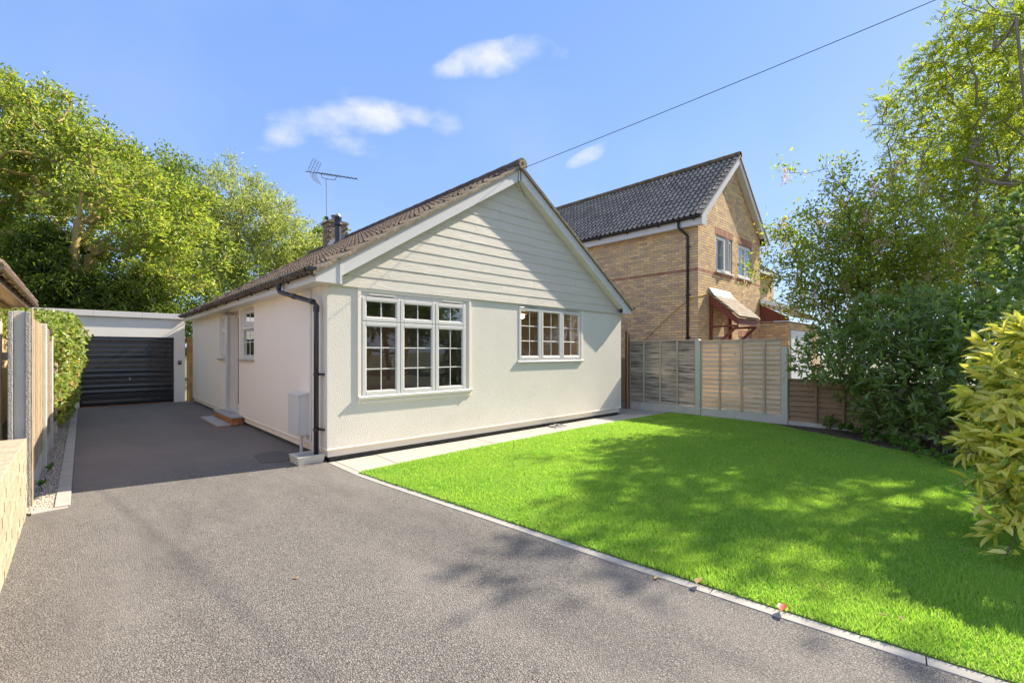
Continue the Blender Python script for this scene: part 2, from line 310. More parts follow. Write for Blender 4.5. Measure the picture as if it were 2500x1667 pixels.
class MB:
    def __init__(s): s.V = []; s.F = []
    def add(s, V, F):
        o = len(s.V); s.V += [tuple(v) for v in V]; s.F += [tuple(i+o for i in f) for f in F]; return s
    def box(s, x0, x1, y0, y1, z0, z1, b=0.0):
        if x0 > x1: x0, x1 = x1, x0
        if y0 > y1: y0, y1 = y1, y0
        if z0 > z1: z0, z1 = z1, z0
        b = min(b, (x1-x0)*.45, (y1-y0)*.45, (z1-z0)*.45)
        if b <= 0:
            V = [(x, y, z) for x in (x0, x1) for y in (y0, y1) for z in (z0, z1)]
            return s.add(V, [(0, 1, 3, 2), (4, 6, 7, 5), (0, 4, 5, 1), (2, 3, 7, 6), (0, 2, 6, 4), (1, 5, 7, 3)])
        V = []; idx = {}
        for i, x in enumerate((x0, x1)):
            for j, y in enumerate((y0, y1)):
                for k, z in enumerate((z0, z1)):
                    sx, sy, sz = (1, -1)[i], (1, -1)[j], (1, -1)[k]
                    idx[i, j, k] = len(V)
                    V += [(x, y+sy*b, z+sz*b), (x+sx*b, y, z+sz*b), (x+sx*b, y+sy*b, z)]
        F = []
        for i in (0, 1):
            a = [idx[i, 0, 0], idx[i, 0, 1], idx[i, 1, 1], idx[i, 1, 0]]; F.append(tuple(a if i == 0 else a[::-1]))
            a = [idx[0, i, 0]+1, idx[1, i, 0]+1, idx[1, i, 1]+1, idx[0, i, 1]+1]; F.append(tuple(a if i == 0 else a[::-1]))
            a = [idx[0, 0, i]+2, idx[0, 1, i]+2, idx[1, 1, i]+2, idx[1, 0, i]+2]; F.append(tuple(a if i == 0 else a[::-1]))
        for i in (0, 1):
            for j in (0, 1):
                F.append((idx[i, j, 0], idx[i, j, 1], idx[i, j, 1]+1, idx[i, j, 0]+1))
                F.append((idx[i, 0, j], idx[i, 1, j], idx[i, 1, j]+2, idx[i, 0, j]+2))
                F.append((idx[0, i, j]+1, idx[1, i, j]+1, idx[1, i, j]+2, idx[0, i, j]+2))
        for k in idx.values(): F.append((k, k+1, k+2))
        return s.add(V, F)
    def prism(s, poly, axis, a0, a1):
        """poly: list of 2-D points; axis 'y' -> (x,z) extruded in y; 'x' -> (y,z); 'z' -> (x,y)"""
        n = len(poly); f = {'y': lambda p, a: (p[0], a, p[1]), 'x': lambda p, a: (a, p[0], p[1]), 'z': lambda p, a: (p[0], p[1], a)}[axis]
        V = [f(p, a0) for p in poly]+[f(p, a1) for p in poly]
        F = [tuple(range(n))[::-1], tuple(range(n, 2*n))]+[(i, (i+1) % n, n+(i+1) % n, n+i) for i in range(n)]
        return s.add(V, F)
    def tube(s, pts, r, seg=10, cap=True):
        pts = [Vector(p) for p in pts]; rs = r if isinstance(r, (list, tuple)) else [r]*len(pts)
        V = []; up = Vector((.31, .17, .93))
        for i, p in enumerate(pts):
            t = (pts[min(i+1, len(pts)-1)]-pts[max(i-1, 0)]).normalized()
            a = t.cross(up)
            if a.length < .05: a = t.cross(Vector((1, 0, 0)))
            a.normalize(); b = t.cross(a); up = b if False else up
            V += [tuple(p+(a*math.cos(q)+b*math.sin(q))*rs[i]) for q in [2*math.pi*k/seg for k in range(seg)]]
        F = [(i*seg+k, i*seg+(k+1) % seg, (i+1)*seg+(k+1) % seg, (i+1)*seg+k) for i in range(len(pts)-1) for k in range(seg)]
        if cap: F += [tuple(range(seg))[::-1], tuple((len(pts)-1)*seg+k for k in range(seg))]
        return s.add(V, F)
    def mesh(s, name, m, smooth=False): return mesh_from(name, s.V, s.F, m, smooth)
    def build(s, name, m, parent=None, smooth=False, kind=None, label=None):
        o = bpy.data.objects.new(name, s.mesh(name, m, smooth)); setup(o, parent)
        import bmesh
        bm = bmesh.new(); bm.from_mesh(o.data); bmesh.ops.recalc_face_normals(bm, faces=bm.faces[:]); bm.to_mesh(o.data); bm.free()
        return tag(o, label=label, kind=kind)
def box(name, m, parent, x0, x1, y0, y1, z0, z1, b=0.004, **kw): return MB().box(x0, x1, y0, y1, z0, z1, b).build(name, m, parent, **kw)
def put(name, me, parent, mw): return setup(bpy.data.objects.new(name, me), parent, mw)
def fixn(me):
    import bmesh
    bm = bmesh.new(); bm.from_mesh(me); bmesh.ops.recalc_face_normals(bm, faces=bm.faces[:]); bm.to_mesh(me); bm.free(); return me
def pieces(name, me, parent, mats, lim=300, rest=None, pts=None):
    """the lim nearest to the camera as objects sharing mesh data, the rest one joined part"""
    c = Vector(CAM); order = sorted(range(len(mats)), key=lambda i: ((mats[i] @ Vector((0, 0, 0))) - c).length)
    for i in order[:lim]: put(name, me, parent, mats[i])
    rem = order[lim:]
    if rem:
        co = np.empty(len(me.vertices)*3, dtype=np.float64); me.vertices.foreach_get('co', co); co = co.reshape(-1, 3)
        fs = [tuple(p.vertices) for p in me.polygons]; V = []; F = []; n = len(co)
        for q, i in enumerate(rem):
            A = np.array(mats[i]); V.append(co @ A[:3, :3].T + A[:3, 3]); F += [tuple(v+q*n for v in f) for f in fs]
        nm = mesh_from(name, np.concatenate(V), F, me.materials[0])
        for m_ in list(me.materials)[1:]: nm.materials.append(m_)
        nm.polygons.foreach_set('material_index', [p.material_index for p in me.polygons]*len(rem))
        o = bpy.data.objects.new(rest or name+'_courses', nm); setup(o, parent); o['kind'] = 'stuff'
def TR(x, y, z, sx=1, sy=1, sz=1, rz=0, ry=0, rx=0):
    return Matrix.Translation((x, y, z)) @ Matrix.Rotation(rz, 4, 'Z') @ Matrix.Rotation(ry, 4, 'Y') @ Matrix.Rotation(rx, 4, 'X') @ Matrix.Diagonal((sx, sy, sz, 1))
def spot(px, py, d):
    r = (px-1250)/FPX*d
    return Vector((CAM[0]+d*FW[0]+r*RT[0], CAM[1]+d*FW[1]+r*RT[1], CAM[2]+(HZ-py)/FPX*d))
def gspot(px, py, z=0.0): return spot(px, py, FPX*(CAM[2]-z)/(py-HZ))

# ================================================================ GROUND
def sheet(name, m, poly, z, kind='structure'):
    o = bpy.data.objects.new(name, mesh_from(name, [(x, y, z) for x, y in poly], [tuple(range(len(poly)))], m)); setup(o, None); return tag(o, kind=kind)
sheet('ground', 'ground', [(-300, -300), (300, -300), (300, 300), (-300, 300)], -.03)
KL = [(0.0, -.06), (0.0, -.99), (.045, -1.54), (.12, -2.28), (.18, -2.92), (.245, -3.63), (.318, -4.4), (.38, -4.94), (.415, -5.3), (.46, -5.66), (.495, -5.95), (.55, -6.4), (.66, -7.4), (.80, -8.6), (1.0, -10.2)]
sheet('driveway', 'tarmac', [(-2.52, 10.8), (-2.52, -.12), (-2.95, -.12), (-2.95, -12), (1.3, -12)]+[(x, y) for x, y in KL[::-1]]+[(0.0, 0.02), (.06, .2), (.06, 10.8)], 0.0)
# patched tarmac beside the gully
pt = [(-.62, 1.15), (-.66, .56), (-.42, .46), (-.36, .52), (-.25, .5), (-.22, 1.2), (-.4, 1.28)]
MB().prism(pt, 'z', .001, .006).build('driveway_patch', mat('darker_tarmac_patch', (.15, .13, .12), .9, (.10, .088, .082), 40, bump=.01, bscale=60), None, kind='structure')
# lawn
LAWN = [(.065, -.83), (2.4, -.69), (5., -.66), (8.15, -.70), (8.1, -2.0), (8.02, -2.95), (7.42, -3.82), (7.1, -4.42), (6.66, -5.0), (6.2, -5.7), (5.9, -6.1), (5.6, -6.8), (5.4, -12), (1.3, -12)]
KR = [(x+.085, y) for x, y in KL if y < -.9]
LAWNP = LAWN[:-1]+[(1.35, -12), (1.09, -10.2)]+KR[::-1][1:]
o = MB().prism(LAWNP, 'z', -.02, .010).build('lawn_ground', 'lawn_base', None, kind='structure')
sheet('bed_soil', 'soil', [(8.15, -2.6), (8.15, -12), (4.6, -12), (4.8, -6.5), (5.8, -5.4), (6.6, -4.6), (7.2, -3.6), (7.9, -2.7)], .012)
sheet('neighbour_drive', mat('neighbour_paving', (.17, .155, .135), .9, (.13, .12, .11), 2), [(8.28, -14), (30, -14), (30, 9), (8.28, 9)], -.012)
sheet('passage_paving', 'slab_grey', [(7.14, .52), (8.15, .52), (8.15, 9), (7.14, 9)], -.003)
# kerb edging of the lawn
kerb = thing('kerb', None, None, (.3, -3, 0)); tag(kerb, kind='structure')
def edging(poly, w, z1, L, h=.1, par=kerb, m='kerb'):
    s = 0; pts = [Vector((p[0], p[1], 0)) for p in poly]; segs = [(pts[i+1]-pts[i]).length for i in range(len(pts)-1)]; tot = sum(segs)
    def at(t):
        for i, l in enumerate(segs):
            if t <= l or i == len(segs)-1: return pts[i].lerp(pts[i+1], t/l), (pts[i+1]-pts[i]).normalized()
            t -= l
    k = 0
    while s < tot-.02:
        e = min(s+L, tot); a, b = s+.003, e-.003; V = []; n = max(1, int((b-a)/.25))
        for j in range(n+1):
            p, t = at(a+(b-a)*j/n); q = Vector((-t.y, t.x, 0))
            dz = .002*math.sin(k*3.1)
            for (o_, z_) in ((0, z1-h), (0, z1-.003+dz*.4), (.003, z1+dz*.4), (w-.003, z1+dz*.4), (w, z1-.003+dz*.4), (w, z1-h)):
                V.append((p.x+q.x*o_, p.y+q.y*o_, z_))
        F = [(j*6+i, j*6+(i+1) % 6, (j+1)*6+(i+1) % 6, (j+1)*6+i) for j in range(n) for i in range(6)]+[(5, 4, 3, 2, 1, 0), tuple(n*6+i for i in range(6))]
        MB().add(V, F).build('edging_stone', m, par); s = e; k += 1
edging(KL, .085, .005, 1.0)
edging([(-2.52, -.12), (-2.5, 10.75)], .11, .03, .92)
kerb2 = [(-2.78, -.19), (-2.53, -.17)]
edging(kerb2, .06, .02, .3)
sheet('gravel_ground', 'gravel_bed', [(-2.84, -.12), (-2.63, -.12), (-2.61, 10.8), (-2.84, 10.8)], .006)
# paving slabs along the front wall
patio = thing('paving', None, None, (3.5, -.4, 0)); tag(patio, kind='structure')
xs = [.10, .70, 1.63, 2.55, 3.50, 4.30, 4.42, 5.32, 6.42, 7.15]
xs = [.10, .70, 1.63, 2.55, 3.50, 4.33, 5.32, 6.42, 7.14]
for i in range(len(xs)-1):
    x0, x1 = xs[i], xs[i+1]; a = (-.02 if i else -.03); sk = -.05
    y1a = -.80+.025*(x0); y1b = y1a+.02
    MB().prism([(x0+.006, a), (x1-.006, a), (x1-.006+sk, -.85), (x0+.006+sk*(i > 0), -.85)], 'z', -.03, .004+.0015*math.sin(i*2.3)).build('slab', 'slab', patio)
MB().prism([(.0, -.03), (.094, -.03), (.094, -.85), (.0, -.99)], 'z', -.03, .004).build('slab', 'slab', patio)
for (x0, x1, y0, y1) in [(7.15, 8.14, -.02, .5), (7.10, 7.6, -.85, -.03), (7.61, 8.14, -.85, -.03)]:
    MB().box(x0+.005, x1-.005, y0+.005, y1-.005, -.03, .005, .003).build('slab', 'slab', patio)

# ================================================================ BUNGALOW
house = thing('bungalow', 'cream rendered bungalow with grey boarded gable, brown tiled roof and white windows', 'house', (3.54, 5.2, 0))
HW, HD, ZC = 7.087, 10.3, 2.43
def wall_open(mb, f, u0, u1, z0, z1, ops, n0, n1):
    """f(u,n,z)->xyz ; n0 outer face, n1 inner face; ops (u0,u1,z0,z1)"""
    us = sorted({u0, u1, *[o[0] for o in ops], *[o[1] for o in ops]}); zs = sorted({z0, z1, *[o[2] for o in ops], *[o[3] for o in ops]})
    sol = lambda i, j: 0 <= i < len(us)-1 and 0 <= j < len(zs)-1 and not any(o[0]-1e-6 <= us[i] and us[i+1] <= o[1]+1e-6 and o[2]-1e-6 <= zs[j] and zs[j+1] <= o[3]+1e-6 for o in ops)
    for i in range(len(us)-1):
        for j in range(len(zs)-1):
            if not sol(i, j): continue
            a, b, c, d = us[i], us[i+1], zs[j], zs[j+1]
            for n in (n0, n1): mb.add([f(a, n, c), f(b, n, c), f(b, n, d), f(a, n, d)], [(0, 1, 2, 3)])
            for (di, dj, p, q) in ((-1, 0, (a, c), (a, d)), (1, 0, (b, c), (b, d)), (0, -1, (a, c), (b, c)), (0, 1, (a, d), (b, d))):
                if not sol(i+di, j+dj): mb.add([f(p[0], n0, p[1]), f(q[0], n0, q[1]), f(q[0], n1, q[1]), f(p[0], n1, p[1])], [(0, 1, 2, 3)])
FR = lambda u, n, z: (u, -n, z)          # front wall: u=x, outward n -> -y
SD = lambda u, n, z: (-n, u, z)          # side wall: u=y, outward n -> -x
OP1 = (.475, 2.37, .86, 2.36); OP2 = (3.62, 5.53, 1.345, 2.42)
mb = MB(); wall_open(mb, FR, .0, HW, .165, 2.50, [OP1, OP2], 0., -.28); mb.build('front_wall', 'render_front', house)
mb = MB(); wall_open(mb, FR, .0, .001, 0, .01, [], 0., -.28)
SO1 = (3.63, 4.70, 1.36, 2.41); SO2 = (5.80, 6.68, 1.36, 2.41); SDR = (4.79, 5.69, .20, 2.41)
mb = MB(); wall_open(mb, SD, .28, HD, .165, 2.43, [SO1, SO2, SDR], 0., -.26); mb.build('side_wall', 'render_side', house)
mb = MB(); mb.prism([(0.28, 0.165), (HW, .165), (HW, 2.5), (.28, 2.5)], 'y', HD-.25, HD).box(HW-.25, HW-.002, .28, HD-.25, .165, 2.5)
mb.build('rear_wall', 'render_side', house)
mb = MB().box(.02, HW-.03, .028, .2, .062, .162).box(.022, .2, .2, HD-.02, .062, .162); mb.build('plinth', 'render_side', house)
mb = MB().box(.05, HW-.06, .045, .2, -.04, .06).box(.04, .2, .2, HD-.02, -.04, .06); mb.build('plinth_base', 'black_plinth', house)
# downward bell-cast lip at the foot of the render
MB().box(-.006, HW+.004, -.008, .03, .155, .178, .004).build('render_stop', 'render_side', house)
MB().box(-.008, .03, .03, 4.7, .155, .178, .004).box(-.008, .03, 5.75, HD, .155, .178, .004).build('render_stop', 'render_side', house)
# gable wall behind the boards
RIDX, SL = 3.5, .637
ZB = lambda x: 2.672+SL*(x if x <= RIDX else 2*RIDX-x)
MB().prism([(.0, 2.50), (HW, 2.50), (HW, 2.55), (RIDX, ZB(RIDX)-.05), (0, 2.55)], 'y', .0, .25).build('gable_wall', 'render_side', house)
# cladding boards
joints = {0: [3.857], 1: [3.189], 2: [4.017], 3: [2.735, 5.3], 4: [4.521], 5: [2.244], 6: [5.1], 7: [2.56], 8: [3.9], 9: [3.1]}
for k in range(16):
    z0 = 2.422+.1645*k; z1 = z0+.175
    xa = max(.0, (z0-2.672+.22)/SL) if z0 > 2.55 else 0.0; xb = 2*RIDX+.087-xa
    xa = max(0.02, (z0-2.46)/SL-.10); xb = 2*RIDX-xa+.06
    if xb-xa < .12: break
    cuts = [xa]+[j for j in joints.get(k, []) if xa+.1 < j < xb-.1]+[xb]
    for a, b in zip(cuts[:-1], cuts[1:]):
        a2, b2 = (a+.0015 if a != xa else a), (b-.0015 if b != xb else b)
        ta = a2 if a != xa else min(a2+.175/SL, b2-.02); tb = b2 if b != xb else max(b2-.175/SL, ta+.02)
        V = [(a2, -.030, z0), (b2, -.030, z0), (tb, -.0215, z1), (ta, -.0215, z1), (a2, -.023, z0), (b2, -.023, z0), (tb, -.012, z1), (ta, -.012, z1)]
        MB().add(V, [(0, 1, 2, 3), (7, 6, 5, 4), (0, 4, 5, 1), (1, 5, 6, 2), (2, 6, 7, 3), (3, 7, 4, 0)]).build('cladding_board', 'cladding', house)
# bargeboards
def mir(p): return [(2*RIDX+.03-x, z) for x, z in p][::-1]
bl = [(.112, 2.528), (RIDX-.001, 4.690), (RIDX-.001, 4.9), (.112, 2.742)]
bl[1] = (RIDX-.001, 2.528+(RIDX-.112)*.6385); bl[2] = (RIDX-.001, 2.742+(RIDX-.112)*.6385)
be = [(-.218, 2.426), (.109, 2.426), (.109, 2.741), (-.218, 2.575)]
be[3] = (-.218, 2.742-.33*.6)
for fx in (lambda p: p, mir):
    MB().prism(fx(bl), 'y', -.182, -.162).build('barge_board', 'upvc', house)
    MB().prism(fx([(p[0], p[1]) for p in be]), 'y', -.180, -.155).build('box_end', 'upvc', house)
    # soffit under the verge, closing the gap back to the boards
    MB().prism(fx([(.112, 2.534), (RIDX-.001, 2.534+(RIDX-.112)*.6385), (RIDX-.001, 2.546+(RIDX-.112)*.6385), (.112, 2.546)]), 'y', -.161, -.0).build('verge_soffit', 'upvc', house)
    MB().prism(fx([(-.214, 2.428), (.106, 2.428), (.106, 2.436), (-.214, 2.436)]), 'y', -.154, .0).build('box_soffit', 'upvc', house)
    MB().prism(fx([(.095, 2.422), (.128, 2.422), (.128, 2.735), (.095, 2.735)]), 'y', -.190, -.183).build('joint_trim', 'upvc', house)
    sc_ = MB()
    for t in (.06, .2, .34, .48, .62, .76, .9):
        x, z = .112+t*(RIDX-.112), 2.72+t*(RIDX-.112)*.6385
        p = fx([(x, z-.012), (x+.012, z-.012), (x+.012, z), (x, z)]); sc_.prism(p, 'y', -.186, -.1825)
    sc_.build('screw_cap', 'lead', house)
MB().prism([(.125, 2.742-.33*.6+.21), (.0, 2.6), (.0, 2.59), (.13, 2.59)], 'y', -.18, -.1799)
# side fascia and soffit
for s, fx in ((0, lambda a: a), (1, lambda a: 2*RIDX+.03-a)):
    MB().box(fx(-.218), fx(-.200), -.154, HD+.1, 2.426, 2.575, .002).build('fascia', 'upvc', house)
    MB().box(fx(-.199), fx(-.001 if s == 0 else -.04), .001, HD+.1, 2.430, 2.440, 0).build('soffit', 'upvc', house)
# roof: structure slab, tiles, ridge
roof = MB().prism([(-.26, ZB(-.26)+.01), (RIDX, ZB(RIDX)+.01), (7.26, ZB(7.26)+.01), (7.26, ZB(7.26)+.03), (RIDX, ZB(RIDX)+.03), (-.26, ZB(-.26)+.03)], 'y', -.20, HD+.15).build('roof', 'roof_under', house)
def tile_mesh(name, m, w=.30, L=.36, amp=.028, rolls=2, n=14, lip=.030, m2=None):
    V = []; prof = []
    for i in range(n+1):
        u = i/n; prof.append((u-.5)*w*1.0)
    zz = [amp*(max(0, math.sin(2*math.pi*(u*rolls-.0)))**.8)*1.0 if rolls else 0 for u in [i/n for i in range(n+1)]]
    for x, z in zip(prof, zz): V += [(x, 0, z+lip), (x, L, z+.006), (x, 0, z)]
    F = []
    for i in range(n):
        a = 3*i; F += [(a, a+3, a+4, a+1), (a+2, a+5, a+3, a)]
    F += [(0, 1, 2), (3*n, 3*n+2, 3*n+1)]
    me = fixn(mesh_from(name, V, F, m))
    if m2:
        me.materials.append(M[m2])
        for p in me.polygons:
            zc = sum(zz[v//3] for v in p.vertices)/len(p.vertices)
            if zc < amp*.45 and abs(p.normal.y) < .7: p.material_index = 1  # low faces get the paler pan colour, painting light between dark rolls
    return me
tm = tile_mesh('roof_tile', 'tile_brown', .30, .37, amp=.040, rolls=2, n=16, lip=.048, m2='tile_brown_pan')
ang = math.atan(SL); L_ = math.hypot(1, SL)
def roof_tiles(par, tm, x_eave, zf, y0, y1, run, side, expo=.325, w=.30, name='roof_tile', lim=300, jit=.004):
    """side=-1: slope rising towards +x (left slope); +1: slope rising towards -x"""
    out = []; rows = int(run*1.0/expo)+1; cols = int((y1-y0)/w)
    sl = math.atan(abs(zf(x_eave-side*1.0)-zf(x_eave)))
    for r in range(rows):
        for c in range(cols):
            s = r*expo; dx = s*math.cos(sl); x = x_eave-side*dx; y = y0+(c+.5)*w
            B = Matrix(((0, -side*math.cos(sl), side*math.sin(sl), x), (side*1.0, 0, 0, y), (0, math.sin(sl), math.cos(sl), zf(x_eave)+s*math.sin(sl)+.03), (0, 0, 0, 1)))
            j = Matrix.Rotation(random.uniform(-.012, .012), 4, 'Z') @ Matrix.Translation((random.uniform(-jit, jit), random.uniform(-jit, jit)*2, random.uniform(0, jit)))
            out.append(B @ j)
    return out
ts = roof_tiles(roof, tm, -.30, ZB, -.20, HD+.14, 4.46, -1)
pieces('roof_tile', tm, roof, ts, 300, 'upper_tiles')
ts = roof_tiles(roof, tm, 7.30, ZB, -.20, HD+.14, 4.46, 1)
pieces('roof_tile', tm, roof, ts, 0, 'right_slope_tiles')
# verge mortar: lumpy strip
for fx in (lambda x: x, lambda x: 2*RIDX+.02-x):
    mb = MB(); n = 70; V = []
    for i in range(n+1):
        x = -.27+(RIDX+.255)*i/n; z = ZB(x); j = lambda a: a*(mnoise.noise(Vector((x*6, a*40, 3)))+.0)
        X = fx(x)
        V += [(X, -.17+j(.008), z+.004), (X, -.222+j(.012), z+.01), (X, -.226+j(.012), z+.052+j(.01)), (X, -.19+j(.012), z+.078+j(.012)), (X, -.12, z+.085)]
    F = [(5*i+k, 5*(i+1)+k, 5*(i+1)+k+1, 5*i+k+1) for i in range(n) for k in range(4)]
    mb.add(V, F).build('verge_mortar', 'mortar_verge', roof)
# slate undercloak line
for fx in (lambda p: p, lambda p: [(2*RIDX+.02-x, z) for x, z in p][::-1]):
    MB().prism(fx([(-.27, ZB(-.27)-.002), (RIDX, ZB(RIDX)-.002), (RIDX, ZB(RIDX)+.006), (-.27, ZB(-.27)+.006)]), 'y', -.235, -.15).build('undercloak', 'shingle', roof)
# ridge tiles
rm = MB(); nseg = 10
for r_, (xx, zz) in enumerate(((0, 0),)): pass
V = []
for yy in (0, .44):
    for k in range(nseg+1):
        a = math.pi*(-.12+1.24*k/nseg); R_ = .118 if yy == 0 else .110
        V.append((R_*math.cos(a), yy, R_*math.sin(a)))
    for k in range(nseg+1):
        a = math.pi*(-.12+1.24*k/nseg); V.append((.095*math.cos(a), yy, .095*math.sin(a)))
q = nseg+1; F = [(k, k+1, 2*q+k+1, 2*q+k) for k in range(nseg)]+[(k, q+k, q+k+1, k+1) for k in range(nseg)]+[(2*q+k, 2*q+k+1, 3*q+k+1, 3*q+k) for k in range(nseg)]
ridge_me = fixn(mesh_from('ridge_tile', V, F, 'tile_brown'))
yy = -.235
while yy < HD+.1: put('ridge_tile', ridge_me, roof, TR(RIDX+.01, yy, ZB(RIDX)+.075, rz=0)); yy += .445
MB().tube([(RIDX+.01, -.243, ZB(RIDX)+.072), (RIDX+.01, -.15, ZB(RIDX)+.072)], .093, 16).build('ridge_end_mortar', 'mortar_verge', roof, smooth=False)
MB().tube([(RIDX+.01, -.249, ZB(RIDX)+.09), (RIDX+.01, -.24, ZB(RIDX)+.09)], .03, 6).build('ridge_end_plug', 'tile_brown', roof)

# ---- windows
def ring(mb, f, u0, u1, z0, z1, t, n0, n1, b=.004):
    def bx(a, b_, c, d):
        p, q = f(a, n0, c), f(b_, n1, d); mb.box(p[0], q[0], p[1], q[1], p[2], q[2], b)
    bx(u0, u0+t, z0, z1); bx(u1-t, u1, z0, z1); bx(u0+t+.0005, u1-t-.0005, z0, z0+t); bx(u0+t+.0005, u1-t-.0005, z1-t, z1)
def ubox(f, name, m, par, u0, u1, n0, n1, z0, z1, b=.003, **kw):
    p, q = f(u0, n0, z0), f(u1, n1, z1); return MB().box(p[0], q[0], p[1], q[1], p[2], q[2], b).build(name, m, par, **kw)
def window(par, f, u0, u1, z0, z1, cols, rows, grids, nf, name='window', frame=.045, sash=.055, handle=None, bars=.016):
    """cols, rows: boundaries; grids[(i,j)] = (nu,nz) panes; nf = outward position of the frame face"""
    mb = MB(); ring(mb, f, u0, u1, z0, z1, frame, nf-.07, nf)
    for c in cols[1:-1]: p, q = f(c-.02, nf-.07, z0+frame), f(c+.02, nf-.001, z1-frame); mb.box(p[0], q[0], p[1], q[1], p[2], q[2], .003)
    for r in rows[1:-1]:
        for i in range(len(cols)-1):
            p, q = f(cols[i]+.021, nf-.07, r-.02), f(cols[i+1]-.021, nf-.002, r+.02); mb.box(p[0], q[0], p[1], q[1], p[2], q[2], .003)
    w = mb.build(name, 'upvc', par)
    for i in range(len(cols)-1):
        for j in range(len(rows)-1):
            a, b = cols[i]+(frame*.45 if i == 0 else .006), cols[i+1]-(frame*.45 if i == len(cols)-2 else .006)
            c, d = rows[j]+(frame*.45 if j == 0 else .006), rows[j+1]-(frame*.45+(.035 if True else 0) if j == len(rows)-2 else .006)
            mb = MB(); ring(mb, f, a, b, c, d, sash, nf-.035, nf+.014, .006); ring(mb, f, a+sash, b-sash, c+sash, d-sash, .012, nf-.035, nf+.004, .003)
            mb.build('sash', 'upvc', w)
            i0, i1, j0, j1 = a+sash+.010, b-sash-.010, c+sash+.010, d-sash-.010
            P = [f(i0, nf-.014, j0), f(i1, nf-.014, j0), f(i1, nf-.014, j1), f(i0, nf-.014, j1)]
            MB().add(P, [(0, 1, 2, 3)]).build('pane', 'glass', w)
            nu, nz_ = grids.get((i, j), (1, 1)); gb = MB()
            for k in range(1, nu):
                u = i0+(i1-i0)*k/nu; p, q = f(u-bars/2, nf-.022, j0), f(u+bars/2, nf-.008, j1); gb.box(p[0], q[0], p[1], q[1], p[2], q[2], .003)
            for k in range(1, nz_):
                z = j0+(j1-j0)*k/nz_
                for kk in range(nu):
                    ua, ub = i0+(i1-i0)*kk/nu+(bars/2 if kk else 0), i0+(i1-i0)*(kk+1)/nu-(bars/2 if kk < nu-1 else 0)
                    p, q = f(ua, nf-.021, z-bars/2), f(ub, nf-.009, z+bars/2); gb.box(p[0], q[0], p[1], q[1], p[2], q[2], .003)
            if gb.V: gb.build('glazing_bar', 'upvc', w)
            if handle and (i, j) in handle:
                h = f(b-sash-.02, nf-.05, (c+d)/2); h2 = f(b-sash-.02, nf-.075, (c+d)/2-.13)
                MB().tube([h, f(b-sash-.02, nf-.085, (c+d)/2), h2], .011, 6).build('handle', 'upvc', w)
    return w
def vents(w, f, spans, z, nf):
    for a, b in spans:
        ubox(f, 'trickle_vent', 'upvc', w, a, b, nf+.001, nf+.012, z-.010, z+.010, .003)
        ubox(f, 'vent_slot', 'black_plastic', w, a+.01, b-.01, nf+.0125, nf+.0135, z-.009, z-.004, 0)
c1 = [.475, 1.105, 1.738, 2.37]
w1 = window(house, FR, *OP1, c1, [.86, 1.948, 2.36], {(i, j): (2, 3) if j == 0 else (2, 1) for i in range(3) for j in range(2)}, .006, handle=[(0, 0)])
vents(w1, FR, [(.60, 1.02), (1.87, 2.27)], 2.338, .006)
mb = MB(); ring(mb, FR, .425, 2.475, .755, 2.422, .0485, .001, .019, .003); mb.build('window_surround', 'render_side', house)
ubox(FR, 'surround_panel', 'render_side', house, .4755, 2.4245, .001, .016, .805, .858, .001)
MB().prism([(-.050, .835), (-.050, .862), (-.02, .876), (.02, .876), (.02, .842), (-.04, .842)], 'x', .455, 2.46).build('window_sill', 'upvc', w1)
MB().prism([(-.054, .83), (-.054, .866), (-.021, .88), (-.021, .83)], 'x', 2.4605, 2.485).build('sill_end', 'upvc', w1)
MB().prism([(-.054, .83), (-.054, .866), (-.021, .88), (-.021, .83)], 'x', .43, .4545).build('sill_end', 'upvc', w1)
c2 = [3.62, 4.255, 4.89, 5.53]
w2 = window(house, FR, *OP2, c2, [1.345, 2.42], {(i, 0): (2, 3) for i in range(3)}, -.004, handle=[(0, 0)])
vents(w2, FR, [(3.75, 4.17), (5.0, 5.4)], 2.395, -.004)
ubox(FR, 'reveal_trim', 'render_side', house, 5.5305, 5.60, .001, .012, 1.345, 2.42, .001)
MB().prism([(-.038, 1.302), (-.038, 1.328), (-.02, 1.342), (.03, 1.342), (.03, 1.31), (-.04, 1.31)], 'x', 3.60, 5.60).build('window_sill', 'upvc', w2)
def side_win(o):
    w = window(house, SD, *o, [o[0], o[1]], [o[2], o[2]+.68, o[3]], {(0, 0): (2, 2), (0, 1): (2, 1)}, -.05)
    ubox(SD, 'window_sill', 'slab', w, o[0]-.03, o[1]+.05, -.09, .045, o[2]-.035, o[2]-.001, .004)
side_win(SO1); side_win(SO2)
# door in its recess
dr_ = ubox(SD, 'front_door', 'upvc', house, SDR[0], SDR[1], -.235, -.17, .2, 2.41, .004)
mb = MB(); ring(mb, SD, SDR[0]+.03, SDR[1]-.03, .24, 2.37, .09, -.169, -.150); mb.build('door_leaf', 'upvc', dr_)
P = [SD(SDR[0]+.12, -.160, .33), SD(SDR[1]-.12, -.160, .33), SD(SDR[1]-.12, -.160, 2.28), SD(SDR[0]+.12, -.160, 2.28)]
MB().add(P, [(0, 1, 2, 3)]).build('door_glass', mat('dark_door_glass', (.02, .022, .025), .08), dr_)
MB().tube([SD(SDR[0]+.08, -.14, 1.22), SD(SDR[0]+.08, -.11, 1.22), SD(SDR[0]+.19, -.11, 1.22)], .01, 6).build('handle', 'steel', dr_)
ubox(SD, 'door_threshold', 'upvc', dr_, SDR[0], SDR[1], -.149, .02, .201, .235, .004)
ubox(SD, 'door_post', 'upvc', house, SDR[1]-.02, SDR[1]+.10, .001, .05, .19, 2.34, .004)
